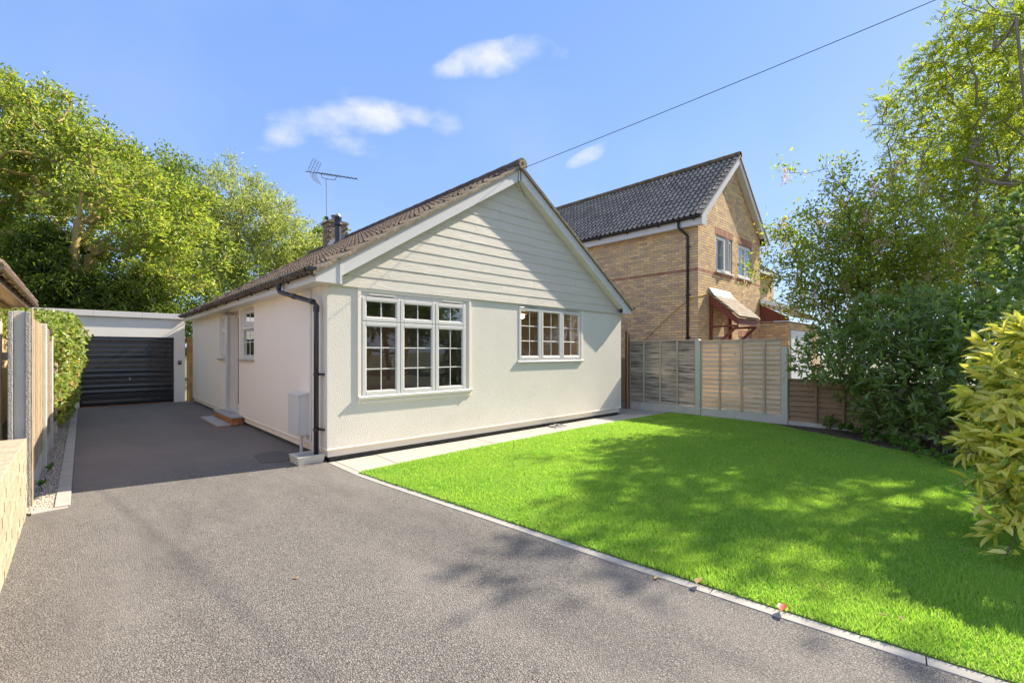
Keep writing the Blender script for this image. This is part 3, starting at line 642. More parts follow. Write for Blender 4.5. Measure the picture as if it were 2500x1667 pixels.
for k, (a, z0, z1) in enumerate(((.10, 2.35, 2.385), (.075, 2.3851, 2.41))):
    ubox(SD, 'post_capital', 'slab', house, SDR[1]-.08, SDR[1]+.14, -.1, a, z0, z1, .01)
# interior rooms
MB().box(.27, HW-.27, .3, 3.1, .02, .10).build('room_floor', 'carpet', house)
mb = MB(); mb.box(.27, HW-.27, 2.6, 2.7, .1, 2.43).box(3.0, 3.1, .285, 2.59, .1, 2.43).box(.3, HW-.27, .29, 2.8, 2.44, 2.49); mb.build('room_partition', 'interior', house)
idr = thing('interior_door', 'dark brown wooden door leaf standing inside the big left window', 'door', (.75, .7, .1))
mb = MB().box(.34, 1.62, .60, .64, .1, 2.1, .004)
mb.build('door_leaf', 'wood_dark', idr)
for a in (.40, .95): MB().box(a, a+.48, .588, .599, .25, 1.0, .004).build('door_panel', 'wood_dark', idr); MB().box(a, a+.48, .588, .599, 1.1, 1.98, .004).build('door_panel', 'wood_dark', idr)
lamp = thing('pendant_lamp', 'lit pendant lamp seen through the small front window', 'lamp', (4.71, 1.0, 2.3))
pl = bpy.data.lights.new('bulb_light', 'POINT'); pl.energy = .9; pl.color = (1, .78, .5); pl.shadow_soft_size = .05; plo = bpy.data.objects.new('bulb_light', pl); COL.objects.link(plo); plo.location = (4.71, 1.0, 2.2); plo.parent = lamp; plo.matrix_parent_inverse = WM[lamp.name].inverted()
MB().tube([(4.71, 1.0, 2.439), (4.71, 1.0, 2.39)], .006, 6).build('flex', 'cable', lamp)
MB().tube([(4.71, 1, 2.40), (4.71, 1, 2.385), (4.71, 1, 2.355), (4.71, 1, 2.345)], [.02, .05, .11, .115], 14).build('lamp_shade', 'lamp_shade', lamp)
mb = MB(); mb.tube([(4.71, 1, 2.344), (4.71, 1, 2.325), (4.71, 1, 2.29), (4.71, 1, 2.265), (4.71, 1, 2.255)], [.02, .045, .055, .035, .01], 12); mb.build('bulb', 'lamp_glow', lamp, smooth=True)

# ---- gutter, downpipe, brackets
def gutter(par, x, y0, y1, z, r=.056, name='gutter', m='black_plastic', ax='y'):
    n = 10; V = []
    for yy in (y0, y1):
        for rr in (r, r-.005):
            for k in range(n+1): a = math.pi+math.pi*k/n; V.append((x+rr*math.cos(a), yy, z+rr*math.sin(a)))
    q = n+1; F = [(k, k+1, 2*q+k+1, 2*q+k) for k in range(n)]+[(q+k, 3*q+k, 3*q+k+1, q+k+1) for k in range(n)]
    F += [(0, 2*q, 3*q, q), (n, q+n, 3*q+n, 2*q+n)]
    F += [tuple(range(n, -1, -1)), tuple(range(2*q, 3*q))]
    return MB().add(V, F).build(name, m, par, smooth=False)
gt = gutter(house, -.285, -.26, HD+.3, 2.60)
for i in range(11):
    y = -.12+i*.98
    MB().prism([(-.345, 2.602), (-.350, 2.590), (-.342, 2.560), (-.32, 2.537), (-.285, 2.528), (-.222, 2.500), (-.222, 2.575), (-.232, 2.60), (-.236, 2.56), (-.285, 2.542), (-.33, 2.57), (-.338, 2.602)], 'y', y, y+.03).build('gutter_bracket', 'black_plastic', gt)
gutter(house, 7.315, -.22, HD+.3, 2.585)
dp = MB().tube([(-.285, 1.13, 2.56), (-.285, 1.13, 2.43), (-.275, 1.10, 2.40), (-.11, .24, 2.20), (-.085, .17, 2.15), (-.085, .17, .07)], .034, 12).build('downpipe', 'black_plastic', house, smooth=True)
for (p, q) in (((-.285, 1.13, 2.55), (-.285, 1.13, 2.46)), ((-.21, .76, 2.32), (-.195, .68, 2.30)), ((-.12, .29, 2.212), (-.105, .22, 2.195)), ((-.085, .17, 2.14), (-.085, .17, 2.06))):
    MB().tube([p, q], .041, 12).build('pipe_collar', 'black_plastic', dp)
for z in (1.18, .42, 1.75)[:2]:
    MB().tube([(-.085, .17, z), (-.085, .17, z+.035)], .041, 12).box(-.045, -.001, .075, .27, z+.004, z+.03, .004).build('pipe_clip', 'black_plastic', dp)
MB().tube([(-.02, .57, 2.42), (-.02, .57, .20)], .012, 8).build('conduit', 'upvc', house)
# gas meter box with pipes
mt = thing('meter_box', 'white wall mounted meter box beside the black downpipe', 'meter box', (-.07, .87, .29))
MB().prism([(-.155, .29), (-.001, .29), (-.001, .90), (-.155, .865)], 'y', .66, 1.07).build('box_body', 'upvc', mt)
MB().prism([(-.166, .30), (-.156, .30), (-.156, .875), (-.166, .872)], 'y', .645, 1.08).build('lid', 'upvc', mt)
MB().prism([(-.172, .868), (-.001, .903), (-.001, .913), (-.172, .880)], 'y', .64, 1.085).build('hood', 'upvc', mt)
MB().tube([(-.07, .80, .289), (-.07, .80, .0)], .022, 10).build('pipe', 'upvc', mt)
MB().tube([(-.06, .68, .289), (-.06, .66, .23), (-.05, .60, .20), (-.02, .56, .21)], .014, 8).build('pipe', 'upvc', mt)
# gully tray
gl = thing('gully_surround', 'square concrete drain surround at the foot of the black downpipe', 'drain', (-.19, .22, 0))
mb = MB()
def tray(mb, x0, x1, y0, y1, z, t=.05):
    o0 = [(x0, y0), (x1, y0), (x1, y1), (x0, y1)]; e = .02
    ob = [(x0+e, y0+e), (x1-e, y0+e), (x1-e, y1-e), (x0+e, y1-e)]; i0 = [(x0+t, y0+t), (x1-t, y0+t), (x1-t, y1-t), (x0+t, y1-t)]
    V = [(a, b, 0) for a, b in ob]+[(a, b, z) for a, b in o0]+[(a, b, z) for a, b in i0]+[(a, b, z-.08) for a, b in i0]
    F = [(i, (i+1) % 4, 4+(i+1) % 4, 4+i) for i in range(4)]+[(4+i, 4+(i+1) % 4, 8+(i+1) % 4, 8+i) for i in range(4)]+[(8+i, 8+(i+1) % 4, 12+(i+1) % 4, 12+i) for i in range(4)]+[(12, 13, 14, 15)]
    mb.add(V, F)
tray(mb, -.37, -.012, .04, .40, .11); mb.build('surround', 'concrete', gl)
# doorstep
st = thing('doorstep', 'low brick doorstep with two grey slabs under the side door', 'step', (-.2, 5.2, 0))
MB().box(-.46, -.0, 4.40, 6.12, .0, .012).build('mortar_bed', 'mortar', st)
bs = []
bm_ = fixn(MB().box(-.105, .105, -.05, .05, -.031, .031, .004).mesh('brick', 'brick_orange'))
for z, ox in ((.048, 0), (.118, .1)):
    y = 4.46+ox
    while y < 6.08: bs.append(TR(-.165, y, z, rz=math.pi/2)); y += .222
    bs.append(TR(-.112+ox*0-.03, 4.452, z)) if False else None
    bs.append(TR(-.11 if ox else -.09, 4.462, z, .95))
for m_ in bs: put('brick', bm_, st, m_)
MB().box(-.11, 0, 4.5, 6.05, .013, .148).build('infill', 'mortar', st)
MB().box(-.225, .0, 4.385, 6.13, .152, .190, .006).build('top_slab', 'slab_grey', st)
MB().box(-.465, -.232, 4.39, 6.12, .013, .045, .005).build('lower_slab', 'slab_grey', st)
MB().box(-.470, -.230, 4.38, 6.13, .0, .011, .002).build('base_course', 'brick_orange', st)
# drain cover on paving under the wall
dc = thing('drain_cover', 'small open square drain with broken grid on the slabs below the front wall', 'drain', (4.55, -.12, 0))
mb = MB(); ring(mb, lambda u, n, z: (u, z, n), 4.40, 4.74, -.27, -.06, .035, .005, .026); mb.build('frame', 'slab_grey', dc)
MB().box(4.436, 4.704, -.234, -.096, .005, .009).build('pit', 'black_plastic', dc)
MB().tube([(4.40, -.18, .03), (4.52, -.15, .05), (4.62, -.2, .02)], .012, 6).build('broken_bar', 'slab', dc)
# chimney, flue, aerial
ch = thing('chimney', 'weathered brick chimney stack with a flat cap rising from the bungalow ridge', 'chimney', (3.2, 7.6, 4.8))
chx, chy, zt = 3.20, 7.62, 5.38
MB().box(chx-.27, chx+.27, chy-.24, chy+.24, 4.5, zt).build('core', 'mortar', ch)
cbm = fixn(MB().box(-.108, .108, -.012, .012, -.033, .033, .004).mesh('brick', 'chimney')); rows = int((zt-4.62)/.078)
for r in range(rows):
    z = 4.66+r*.078; o = .115 if r % 2 else 0
    for k in range(3):
        u = -.23+o+k*.225
        w_ = 1.0
        if u > .2: continue
        put('brick', cbm, ch, TR(chx+u, chy-.243, z, .98)); put('brick', cbm, ch, TR(chx-.273, chy+u*.9, z, .9, rz=math.pi/2))
        put('brick', cbm, ch, TR(chx+.273, chy+u*.9, z, .9, rz=math.pi/2))
MB().prism([(-.33, zt), (.33, zt), (.33, zt+.05), (.29, zt+.08), (-.29, zt+.08), (-.33, zt+.05)], 'y', chy-.30, chy+.30)
MB().prism([(chx-.32, zt), (chx+.32, zt), (chx+.32, zt+.04), (chx+.27, zt+.075), (chx-.27, zt+.075), (chx-.32, zt+.04)], 'y', chy-.29, chy+.29).build('cap', 'chimney', ch)
MB().tube([(chx, chy-.02, zt+.07), (chx, chy-.02, zt+.24)], .10, 14).tube([(chx, chy-.02, zt+.245), (chx, chy-.02, zt+.28)], .115, 14).build('chimney_pot', 'chimney', ch)
MB().prism([(chx-.36, ZB(chx-.36)+.10), (chx+.29, ZB(chx+.27)+.10), (chx+.29, ZB(chx+.27)+.28), (chx-.28, ZB(chx-.28)+.26)], 'y', chy-.262, chy-.256).build('flashing', 'lead', ch)
fl = thing('flue_pipe', 'dark grey gas flue terminal in front of the brick chimney', 'flue', (2.95, 6.6, 4.5))
fx_, fy_ = 2.86, 6.55; fz = ZB(fx_)+.05
MB().tube([(fx_, fy_, fz), (fx_, fy_, fz+.06), (fx_, fy_, fz+.08), (fx_, fy_, fz+.52)], [.13, .12, .085, .085], 14).build('flue_body', 'flue_grey', fl)
MB().tube([(fx_, fy_, fz+.52), (fx_, fy_, fz+.56), (fx_, fy_, fz+.62), (fx_, fy_, fz+.64), (fx_, fy_, fz+.80)], [.09, .125, .12, .085, .08], 14).build('collar', 'flue_grey', fl)
for k in range(4): MB().tube([(fx_, fy_, fz+.66+k*.035), (fx_, fy_, fz+.672+k*.035)], .10, 14).build('cowl_ring', 'flue_grey', fl)
MB().tube([(fx_, fy_, fz+.80), (fx_, fy_, fz+.86)], [.08, .055], 12).build('cowl_cap', 'steel', fl)
ae = thing('tv_aerial', 'tall television aerial on a mast strapped to the brick chimney', 'aerial', (2.62, 7.6, 4.8))
ax_, ay_ = 2.80, 7.72
def ap(px, py, d=13.84): return spot(px, py, d)
mp = [ap(797.5, 600, 13.84)]; 
top = ap(796.5, 437); bot = ap(798.5, 585)
MB().tube([bot, top], .014, 8).build('mast', 'steel', ae)
MB().tube([ap(798.4, 559), ap(858, 563, 14.0)], .01, 6).tube([ap(798.4, 580), ap(815, 581, 13.9)], .012, 6).build('mast_bracket', 'steel', ae)
MB().box(*[v for a in zip(ap(797.5, 533)-Vector((.05, .02, .045)), ap(797.5, 533)+Vector((.05, .04, .05))) for v in a], .004).build('junction_box', 'black_plastic', ae)
b0, b1 = ap(746, 418.5, 13.9), ap(872, 437.5, 13.6)
MB().tube([b0, b1], .012, 6).build('boom', 'flue_grey', ae)
bd = (b1-b0).normalized(); side = bd.cross(Vector((0, 0, 1))).normalized()
for t in (.28, .33, .38, .43, .475, .52, .58, .63, .68, .76, .83, .90, .985):
    p = b0.lerp(b1, t); MB().tube([p-side*.11, p+side*.11], .006, 5).box(p.x-.014, p.x+.014, p.y-.014, p.y+.014, p.z, p.z+.03).build('director', 'flue_grey', ae)
MB().tube([b0.lerp(b1, .31), ap(786, 434), ap(797, 437), ap(818, 440), b0.lerp(b1, .61)], .009, 6).build('boom_support', 'flue_grey', ae)
rb = b0.lerp(b1, .13)
for (q0, q1) in ((ap(775, 393), rb), (rb, ap(775, 446))):
    d_ = (q1-q0); mb = MB()
    for o in (-.16, -.05, .06, .17): mb.tube([q0+side*o*1.2, q1+side*o*1.2], .006, 5)
    for k in range(6): c = q0+d_*(k/5); mb.tube([c-side*.2, c+side*.2], .005, 5)
    mb.build('reflector', 'flue_grey', ae)
# overhead cable
cbl = thing('overhead_cable', 'thin black telephone cable sloping down to the gable apex', 'cable', (3.4, -.2, 4.8))
cs, ce = Vector((3.40, -.22, 4.84)), Vector((9.6, -16.2, 8.7)); pts = []
for i in range(41):
    t = i/40; p = cs.lerp(ce, t); p.z -= .34*4*t*(1-t)*.5; pts.append(p)
MB().tube(pts, .0055, 5).build('span', 'cable', cbl)
MB().tube([(3.40, -.2, 4.86), (3.44, -.2, 4.80), (3.43, -.195, 4.66), (3.5, -.185, 4.58), (3.66, -.16, 4.42)], .005, 5).build('drop_wire', 'cable', cbl)
MB().box(3.27, 3.30, -.2, -.183, 4.80, 4.84).tube([(3.285, -.19, 4.82), (3.33, -.23, 4.80)], .012, 6).build('bracket', 'black_plastic', cbl)
pole = thing('utility_pole', 'dark timber telephone pole across the front garden', 'pole', (9.6, -16.2, 0))
MB().tube([(9.6, -16.2, 0), (9.6, -16.2, 9)], [.13, .09], 12).build('shaft', 'bark_dark', pole)

# ================================================================ GARAGE
ga = thing('garage', 'flat roofed white rendered garage at the end of the drive', 'garage', (-1.4, 13, 0))
GX0, GX1, GY, GZ = -3.3, -.125, 10.8, 2.50
mb = MB(); wall_open(mb, FR, GX0, GX1, .0, GZ, [(-2.47, -.40, 0.0, 1.945)], -GY, -GY-.22); mb.build('front_wall', 'render_white', ga)
MB().box(GX1-.2, GX1-.001, GY+.22, GY+5.5, 0, GZ).box(GX0, GX0+.2, GY+.22, GY+5.5, 0, GZ).box(GX0, GX1, GY+5.5, GY+5.7, 0, GZ).build('side_wall', 'render_white', ga)
MB().box(GX0-.05, GX1+.05, GY-.045, GY+5.8, 2.52, 2.56, .005).build('roof', 'lead', ga)
for a, b in ((GX0-.05, -2.2), (-2.2, -1.15), (-1.15, GX1+.05)): MB().box(a+.002, b-.002, GY-.07, GY-.047, 2.50, 2.655, .004).build('fascia_board', 'upvc', ga)
MB().box(GX1+.03, GX1+.05, GY-.045, GY+5.8, 2.57, 2.655).build('side_trim', 'upvc', ga)
gd = MB().box(-2.469, -2.435, GY-.01, GY+.06, 0, 1.93).box(-.435, -.401, GY-.01, GY+.06, 0, 1.93).box(-2.469, -.401, GY-.01, GY+.06, 1.931, 1.944).build('garage_door', 'black_metal', ga)
n = 13; z0 = .035; hh = (1.925-z0)/n
for k in range(n):
    a = z0+k*hh; jig = .006*math.sin(k*1.9)
    MB().prism([(GY+.045, a), (GY+.021, a+.002), (GY+.018+jig*.3, a+hh*.5), (GY+.020, a+hh-.018), (GY+.010, a+hh-.010), (GY+.011, a+hh-.004), (GY+.022, a+hh-.001), (GY+.045, a+hh-.001)], 'x', -2.43, -.44).build('door_rib', 'black_metal', gd)
MB().box(-1.44, -1.40, GY+.0, GY+.016, .70, .78, .006).tube([(-1.42, GY+.0, .74), (-1.42, GY-.02, .74), (-1.42, GY-.025, .69)], .009, 6).build('door_handle', 'steel', gd)
MB().box(-2.47, -.40, GY-.06, GY+.1, -.02, .012).build('threshold', 'brick_orange', ga)
ks = thing('key_safe', 'small grey key safe on the garage wall right of the black door', 'key safe', (-.255, 10.79, 1.19))
MB().box(-.30, -.21, GY-.035, GY-.001, 1.125, 1.25, .008).build('safe_body', 'flue_grey', ks); MB().box(-.28, -.23, GY-.045, GY-.036, 1.19, 1.235, .004).build('lid', 'steel', ks)
lp = thing('stub_pipe', 'short white bent pipe sticking out below the garage fascia', 'pipe', (-.2, 10.7, 2.35))
MB().tube([(-.16, GY, 2.36), (-.16, GY-.15, 2.38), (-.06, GY-.22, 2.33)], .012, 6).build('tube', 'upvc', lp)
# orange timber panel between house and garage
tf = thing('timber_panel', 'orange lap fence panel closing the gap between garage and bungalow', 'fence', (0, 10.5, 0))
MB().box(-.12, -.085, 10.42, 10.48, 0, 1.95).build('post', 'wood_orange', tf)
sm = fixn(MB().box(-.07, .07, -.006, .006, -.06, .06, .002).mesh('slat', 'wood_orange'))
for k in range(18): put('slat', sm, tf, TR(-.012, 10.40, .08+k*.105, rx=.10))
# ================================================================ FENCE ON THE RIGHT
fence = thing('panel_fence', 'run of timber lap panels in concrete posts along the right boundary', 'fence', (8.2, -2, 0))
def post(y, z, rnd=True, w=.055, par=fence):
    mb = MB(); pts = [(y-w, -.05), (y+w, -.05), (y+w, z-.05), (y+w*.7, z-.018), (y, z), (y-w*.7, z-.018), (y-w, z-.05)]
    mb.prism(pts, 'x', 8.14, 8.25).build('concrete_post', 'concrete', par)
post(-1.41, 1.815); post(-3.24, 1.62); post(-5.1, 1.3); post(-6.95, 1.3)
MB().box(8.17, 8.21, .46, .50, 0, 1.83).build('end_post', 'wood_batten', fence)
def panel(y0, y1, zg, z1, wood, bat, battens, pitch, label, yb=0.0, wav=.010):
    MB().box(8.175, 8.225, y0+.001, y1-.001, -.05, zg, .004).build('gravel_board', 'concrete', fence)
    p = MB().box(8.15, 8.20, y0, y1, z1, z1+.022, .003).build('lap_panel', bat, fence, label=label)
    MB().box(8.172, 8.195, y0, y0+.03, zg+.002, z1-.001, .002).box(8.172, 8.195, y1-.03, y1, zg+.002, z1-.001, .002).build('edge_batten', bat, p)
    n = int((z1-zg)/pitch); nn = 10
    for k in range(n):
        a = zg+.004+k*(z1-zg)/n; h = (z1-zg)/n+.03; V = []; s = random.random()*50
        for j in range(nn+1):
            y = y0+.031+(y1-y0-.062)*j/nn; wv = wav*(mnoise.noise(Vector((y*2.2, s, 0))))+wav*.5*mnoise.noise(Vector((y*7, s, 4)))
            ww = wav*.4*mnoise.noise(Vector((y*3., s, 9)))
            V += [(8.163+ww*.7, y, a+wv), (8.214, y, min(a+h, z1)), (8.174+ww*.7, y, a+wv), (8.221, y, min(a+h, z1))]
        F = [(4*j, 4*j+4, 4*j+5, 4*j+1) for j in range(nn)]+[(4*j+2, 4*j+3, 4*j+7, 4*j+6) for j in range(nn)]+[(4*j, 4*j+2, 4*j+6, 4*j+4) for j in range(nn)]
        MB().add(V, F).build('slat', wood, p)
    for y in battens: MB().box(8.132, 8.162, y-.02, y+.02, zg+.004, z1-.002, .003).build('batten', bat, p)
panel(-1.353, .458, .215, 1.78, 'wood_slat_grey', 'wood_batten', [.008, -.45, -.90], .082, 'grey weathered lap panel with dark stains next to the gate')
panel(-3.183, -1.467, .205, 1.765, 'wood_slat_pale', 'wood_batten', [-1.924, -2.392, -2.852], .098, 'light brown lap panel with dark knots between two concrete posts', wav=.006)
panel(-5.04, -3.297, .10, .94, 'wood_slat_dark', 'wood_batten_dark', [-3.80, -4.25, -4.66], .105, 'low dark brown lap panel behind the laurel', wav=.006)
panel(-6.89, -5.16, .10, .94, 'wood_slat_dark', 'wood_batten_dark', [-5.6, -6.05, -6.5], .105, 'low dark brown lap panel deep behind the laurel', wav=.006)
# gate
gt_ = thing('side_gate', 'pale timber side gate ajar between bungalow and grey fence panel', 'gate', (7.6, .55, 0))
MB().box(8.09, 8.15, .47, .53, 0, 2.06, .004).build('gate_post', 'wood_gate', gt_)
MB().box(7.10, 8.15, .47, .53, 2.0605, 2.10, .004).build('lintel', 'wood_gate', gt_)
MB().box(8.075, 8.089, .48, .52, 0, 2.05, .002).build('gate_stop', 'wood_red', gt_)
MB().box(8.15, 8.165, .44, .468, 0, 2.0, .002).build('side_strip', 'wood_red', gt_)
for k in range(9): MB().box(7.14+k*.098, 7.14+k*.098+.094, .60, .62, .04, 1.84, .003).build('board', 'wood_gate', gt_)
MB().box(7.14, 8.02, .622, .65, .3, .4).box(7.14, 8.02, .622, .65, 1.5, 1.6).build('rail', 'wood_gate', gt_)

# ================================================================ NEIGHBOUR'S BRICK HOUSE
NX, NY = 10.05, -.537; NXR = 14.86; NR = (NX+NXR)/2+.05; NE, NT, NG = 5.43, 7.58, 5.24
nb = thing('brick_house', 'two storey yellow brick house with dark tiled roof behind the right fence', 'house', (12.4, 2.5, 0))
NW1 = (11.215, 12.43, 3.92, 4.99); NW2 = (12.90, 14.05, 3.92, 4.99); NDR = (10.98, 11.86, .0, 2.0); NW3 = (12.98, 14.05, 1.0, 2.0)
FN = lambda u, n, z: (u, NY-n, z); SN = lambda u, n, z: (NX-n, u, z)
ops = [NW1, NW2, NDR, NW3]
mb = MB(); wall_open(mb, FN, NX, NXR, 0, 4.99, ops, 0, -.25)
mb.prism([(NX, 4.9901), (NXR, 4.9901), (NXR, NE), (NR, NT-.12), (NX, NE)], 'y', NY, NY+.25)
wl = mb.box(NX+.001, NX+.25, NY+.251, 8, 0, NE).box(NXR-.25, NXR, NY+.251, 8, 0, NE).build('wall', 'mortar', nb)
BL, BH = .225, .075
def brickrun(f, u0, u1, z, off, ops, out_n, h=.064, proud=.005):
    res = []; u = u0-off
    while u < u1:
        a, b = max(u, u0), min(u+BL-.010, u1); u += BL
        segs = [(a, b)]
        for o in ops:
            if o[2]-.02 < z+h/2 < o[3]+.01:
                ns = []
                for s in segs:
                    if s[1] <= o[0] or s[0] >= o[1]: ns.append(s)
                    else:
                        if s[0] < o[0]: ns.append((s[0], o[0]-.002))
                        if s[1] > o[1]: ns.append((o[1]+.002, s[1]))
                segs = ns
        res += [s for s in segs if s[1]-s[0] > .02]
    return res
bb = MB().box(-.5, .5, -.012, .012, -.5, .5).mesh('brick', 'brick_buff'); fixn(bb)
bbr = MB().box(-.5, .5, -.012, .012, -.5, .5).mesh('brick', 'brick_red'); fixn(bbr)
buff, red = [], []
LW = [(NW1[0]-.06, NW1[1]+.06, 4.99, 5.22), (NW2[0]-.06, NW2[1]+.06, 4.99, 5.22), (NW3[0]-.06, NW3[1]+.06, 2.0, 2.22)]
r = 0; z = 1.31
while z < NT-.15:
    half = BL/2 if r % 2 else 0; band = abs(z+.032-3.845) < BH/2
    if z < NE-.02:
        for (a, b) in brickrun(SN, NY-.004, 7.9, z, half, [], 0): (red if band else buff).append(TR(NX-.001, (a+b)/2, z+.032, b-a, .9, .064, rz=math.pi/2))
    xl = NX if z < NE else NX+(z-NE)/(NT-NE)*(NR-NX); xr = NXR if z < NE else NXR-(z-NE)/(NT-NE)*(NXR-NR)
    for (a, b) in brickrun(FN, xl+(0 if z < NE else .1), xr-(0 if z < NE else .1), z, BL/2-half, ops+LW, 0):
        bnd = band and (a < 11.22 or a > 12.2)
        (red if band else buff).append(TR((a+b)/2, NY-.001, z+.032, b-a, .9, .064))
    r += 1; z += BH
for (a, b, c, d) in LW:
    x = a
    while x < b-.05: red.append(TR(x+.034, NY-.003, (c+d)/2+.003, .065, 1, d-c-.012)); x += .0745
pieces('brick', bb, wl, buff, 200, 'brickwork'); pieces('red_brick', bbr, wl, red, 90, 'red_brickwork')
def nwin(o, grid, blind=True):
    w = window(nb, FN, o[0], o[1], o[2], o[3], [o[0], (o[0]+o[1])/2+.05, o[1]], [o[2], o[3]], {(0, 0): grid, (1, 0): grid}, -.02, frame=.05, sash=.05)
    ubox(FN, 'window_sill', 'upvc', w, o[0]-.05, o[1]+.05, -.05, .06, o[2]-.05, o[2]-.001, .006)
    if blind: MB().box(o[0]+.05, o[1]-.05, NY+.16, NY+.17, o[2]+.03, o[3]-.03).build('blind', 'blind', w)
nwin(NW1, (1, 2)); nwin(NW2, (1, 2)); nwin(NW3, (2, 1), False)
# open casement sticking out from first window
MB().box(11.84, 11.87, NY-.13, NY-.02, 3.97, 4.92, .006).build('open_sash', 'upvc', nb)
nd = ubox(FN, 'house_door', 'upvc', nb, NDR[0], NDR[1], -.12, -.03, .0, 2.0); mb = MB(); ring(mb, FN, NDR[0]+.05, NDR[1]-.05, .1, 1.95, .06, -.029, -.01); mb.build('door_frame', 'wood_gate', nd)
ubox(FN, 'door_pane', 'glass', nd, NDR[0]+.25, NDR[1]-.25, -.028, -.022, 1.45, 1.8, 0)
MB().box(NX+.26, NXR-.26, NY+.6, NY+.7, 0, 4.99).build('room_partition', 'room_dark', nb)
# roof
NZ = lambda x: NE+.0+(NT-NE)/(NR-NX)*(x-NX if x <= NR else 2*NR-x-NX)
nroof = MB().prism([(NX-.2, NZ(NX-.2)), (NR, NZ(NR)), (2*NR-NX+.2, NZ(NX-.2)), (2*NR-NX+.2, NZ(NX-.2)+.03), (NR, NZ(NR)+.03), (NX-.2, NZ(NX-.2)+.03)], 'y', NY-.22, 8.2).build('roof', 'roof_under', nb)
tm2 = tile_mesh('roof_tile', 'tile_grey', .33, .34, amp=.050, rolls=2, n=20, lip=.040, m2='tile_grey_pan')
run = math.hypot(NR-NX+.25, NZ(NR)-NZ(NX-.25))
ts = roof_tiles(nroof, tm2, NX-.25, NZ, NY-.20, 8.1, run, -1, expo=run/13.0, w=.33)
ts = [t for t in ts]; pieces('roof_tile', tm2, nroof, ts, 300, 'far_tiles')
yy = NY-.24; rme = fixn(mesh_from('ridge_tile', V := [(a*1.05, b, c) for a, b, c in [tuple(v.co) for v in ridge_me.vertices]], [tuple(p.vertices) for p in ridge_me.polygons], 'tile_lichen'))
while yy < 8: put('ridge_tile', rme, nroof, TR(NR, yy, NZ(NR)+.06)); yy += .445
MB().box(NX-.2, NX-.18, NY-.18, 8.1, NG-.24, NG-.0, .002).build('fascia', 'upvc', nb)
MB().box(NX-.18, NX-.006, NY-.18, 8.1, NG-.238, NG-.228).build('soffit', 'upvc', nb)
for sgn in (0, 1):
    fx = (lambda p: p) if sgn == 0 else (lambda p: [(2*NR-x, z) for x, z in p][::-1])
    s_ = (NT-NE)/(NR-NX); a = NX-.20
    MB().prism(fx([(a, NG-.24), (a+.30, NG-.24), (a+.30, NZ(a+.30)-.24), (NR-.001, NZ(NR)-.17-.05), (NR-.001, NZ(NR)-.005), (a, NZ(a)-.005)]), 'y', NY-.21, NY-.185).build('barge_board', 'upvc', nb)
    MB().prism(fx([(a+.3, NZ(a+.3)-.07), (NR-.001, NZ(NR)-.21), (NR-.001, NZ(NR)-.20), (a+.3, NZ(a+.3)-.06)]), 'y', NY-.184, NY-.007).build('verge_soffit', 'upvc', nb)
    MB().prism(fx([(a-.03, NZ(a-.03)-.0), (NR, NZ(NR)), (NR, NZ(NR)+.065), (a-.03, NZ(a-.03)+.065)]), 'y', NY-.235, NY-.20).build('verge_mortar', 'shingle', nroof)
ng = gutter(nb, NX-.26, NY-.2, 8.1, NG-.01, .06)
for k in range(8): MB().box(NX-.27, NX-.20, NY+k*1.05, NY+k*1.05+.03, NG-.10, NG-.01).build('gutter_bracket', 'black_plastic', ng)
npipe = MB().tube([(NX-.26, -.10, NG-.06), (NX-.26, -.10, NG-.22), (NX-.24, -.12, NG-.26), (NX-.07, -.26, NG-.44), (NX-.05, -.27, NG-.50), (NX-.05, -.27, 0)], .036, 10).build('downpipe', 'black_plastic', nb, smooth=True)
for z in (4.45, 1.9, 3.1): MB().box(NX-.06, NX-.007, -.34, -.20, z, z+.03).build('pipe_clip', 'black_plastic', npipe)
MB().tube([(NX-.02, -.28, 3.0), (NX-.02, .6, 2.3), (NX-.02, 1.3, 1.7)], .012, 5).tube([(NX-.02, -.30, 3.0), (NX-.02, NY-.02, 3.05), (NX+.3, NY-.02, 3.12), (NX+.66, NY-.03, 3.2)], .012, 5).build('rope', 'rope', nb)
# porch canopy
cp = thing('porch_canopy', 'red brown timber porch canopy with grey tiles on the brick house', 'canopy', (11.5, -.9, 2.4))
X0, X1, Y0, Y1, ZT_, ZL = 10.74, 12.30, NY-.006, -1.36, 3.20, 2.47
sc = (ZT_-ZL)/(Y0-Y1)
for x in (X0, X1-.05): MB().prism([(Y0, ZT_-.0), (Y0, ZT_-.28), (Y1+.02, ZL-.20), (Y1+.02, ZL-.02)], 'x', x, x+.045).build('side_board', 'red_paint', cp)
MB().box(X0, X1, Y1-.01, Y1+.018, ZL-.20, ZL-.02).build('front_board', 'red_paint', cp)
MB().prism([(Y0, ZT_), (Y0, ZT_+.02), (Y1-.04, ZL+.01), (Y1-.04, ZL-.012)], 'x', X0-.03, X1+.03).build('roof_deck', 'wood_pale', cp)
shm = fixn(MB().box(-.078, .078, 0, .20, 0, .016, .002).mesh('tile', 'shingle')); sa = math.atan(sc)
for r in range(8):
    t = r*.112
    for c in range(10):
        x = X0+.0+c*.16+(.08 if r % 2 else 0)+.03
        if x > X1+.02: continue
        put('tile', shm, cp, TR(x, Y1-.05+t*math.cos(sa), ZL+.015+t*math.sin(sa)+.012, rx=sa-.09))
MB().prism([(Y0, ZT_+.03), (Y0, ZT_+.17), (Y0-.02, ZT_+.17), (Y0-.18, ZT_-.07), (Y0-.18, ZT_-.09)], 'x', X0-.02, X1-.1).build('flashing', 'lead', cp)
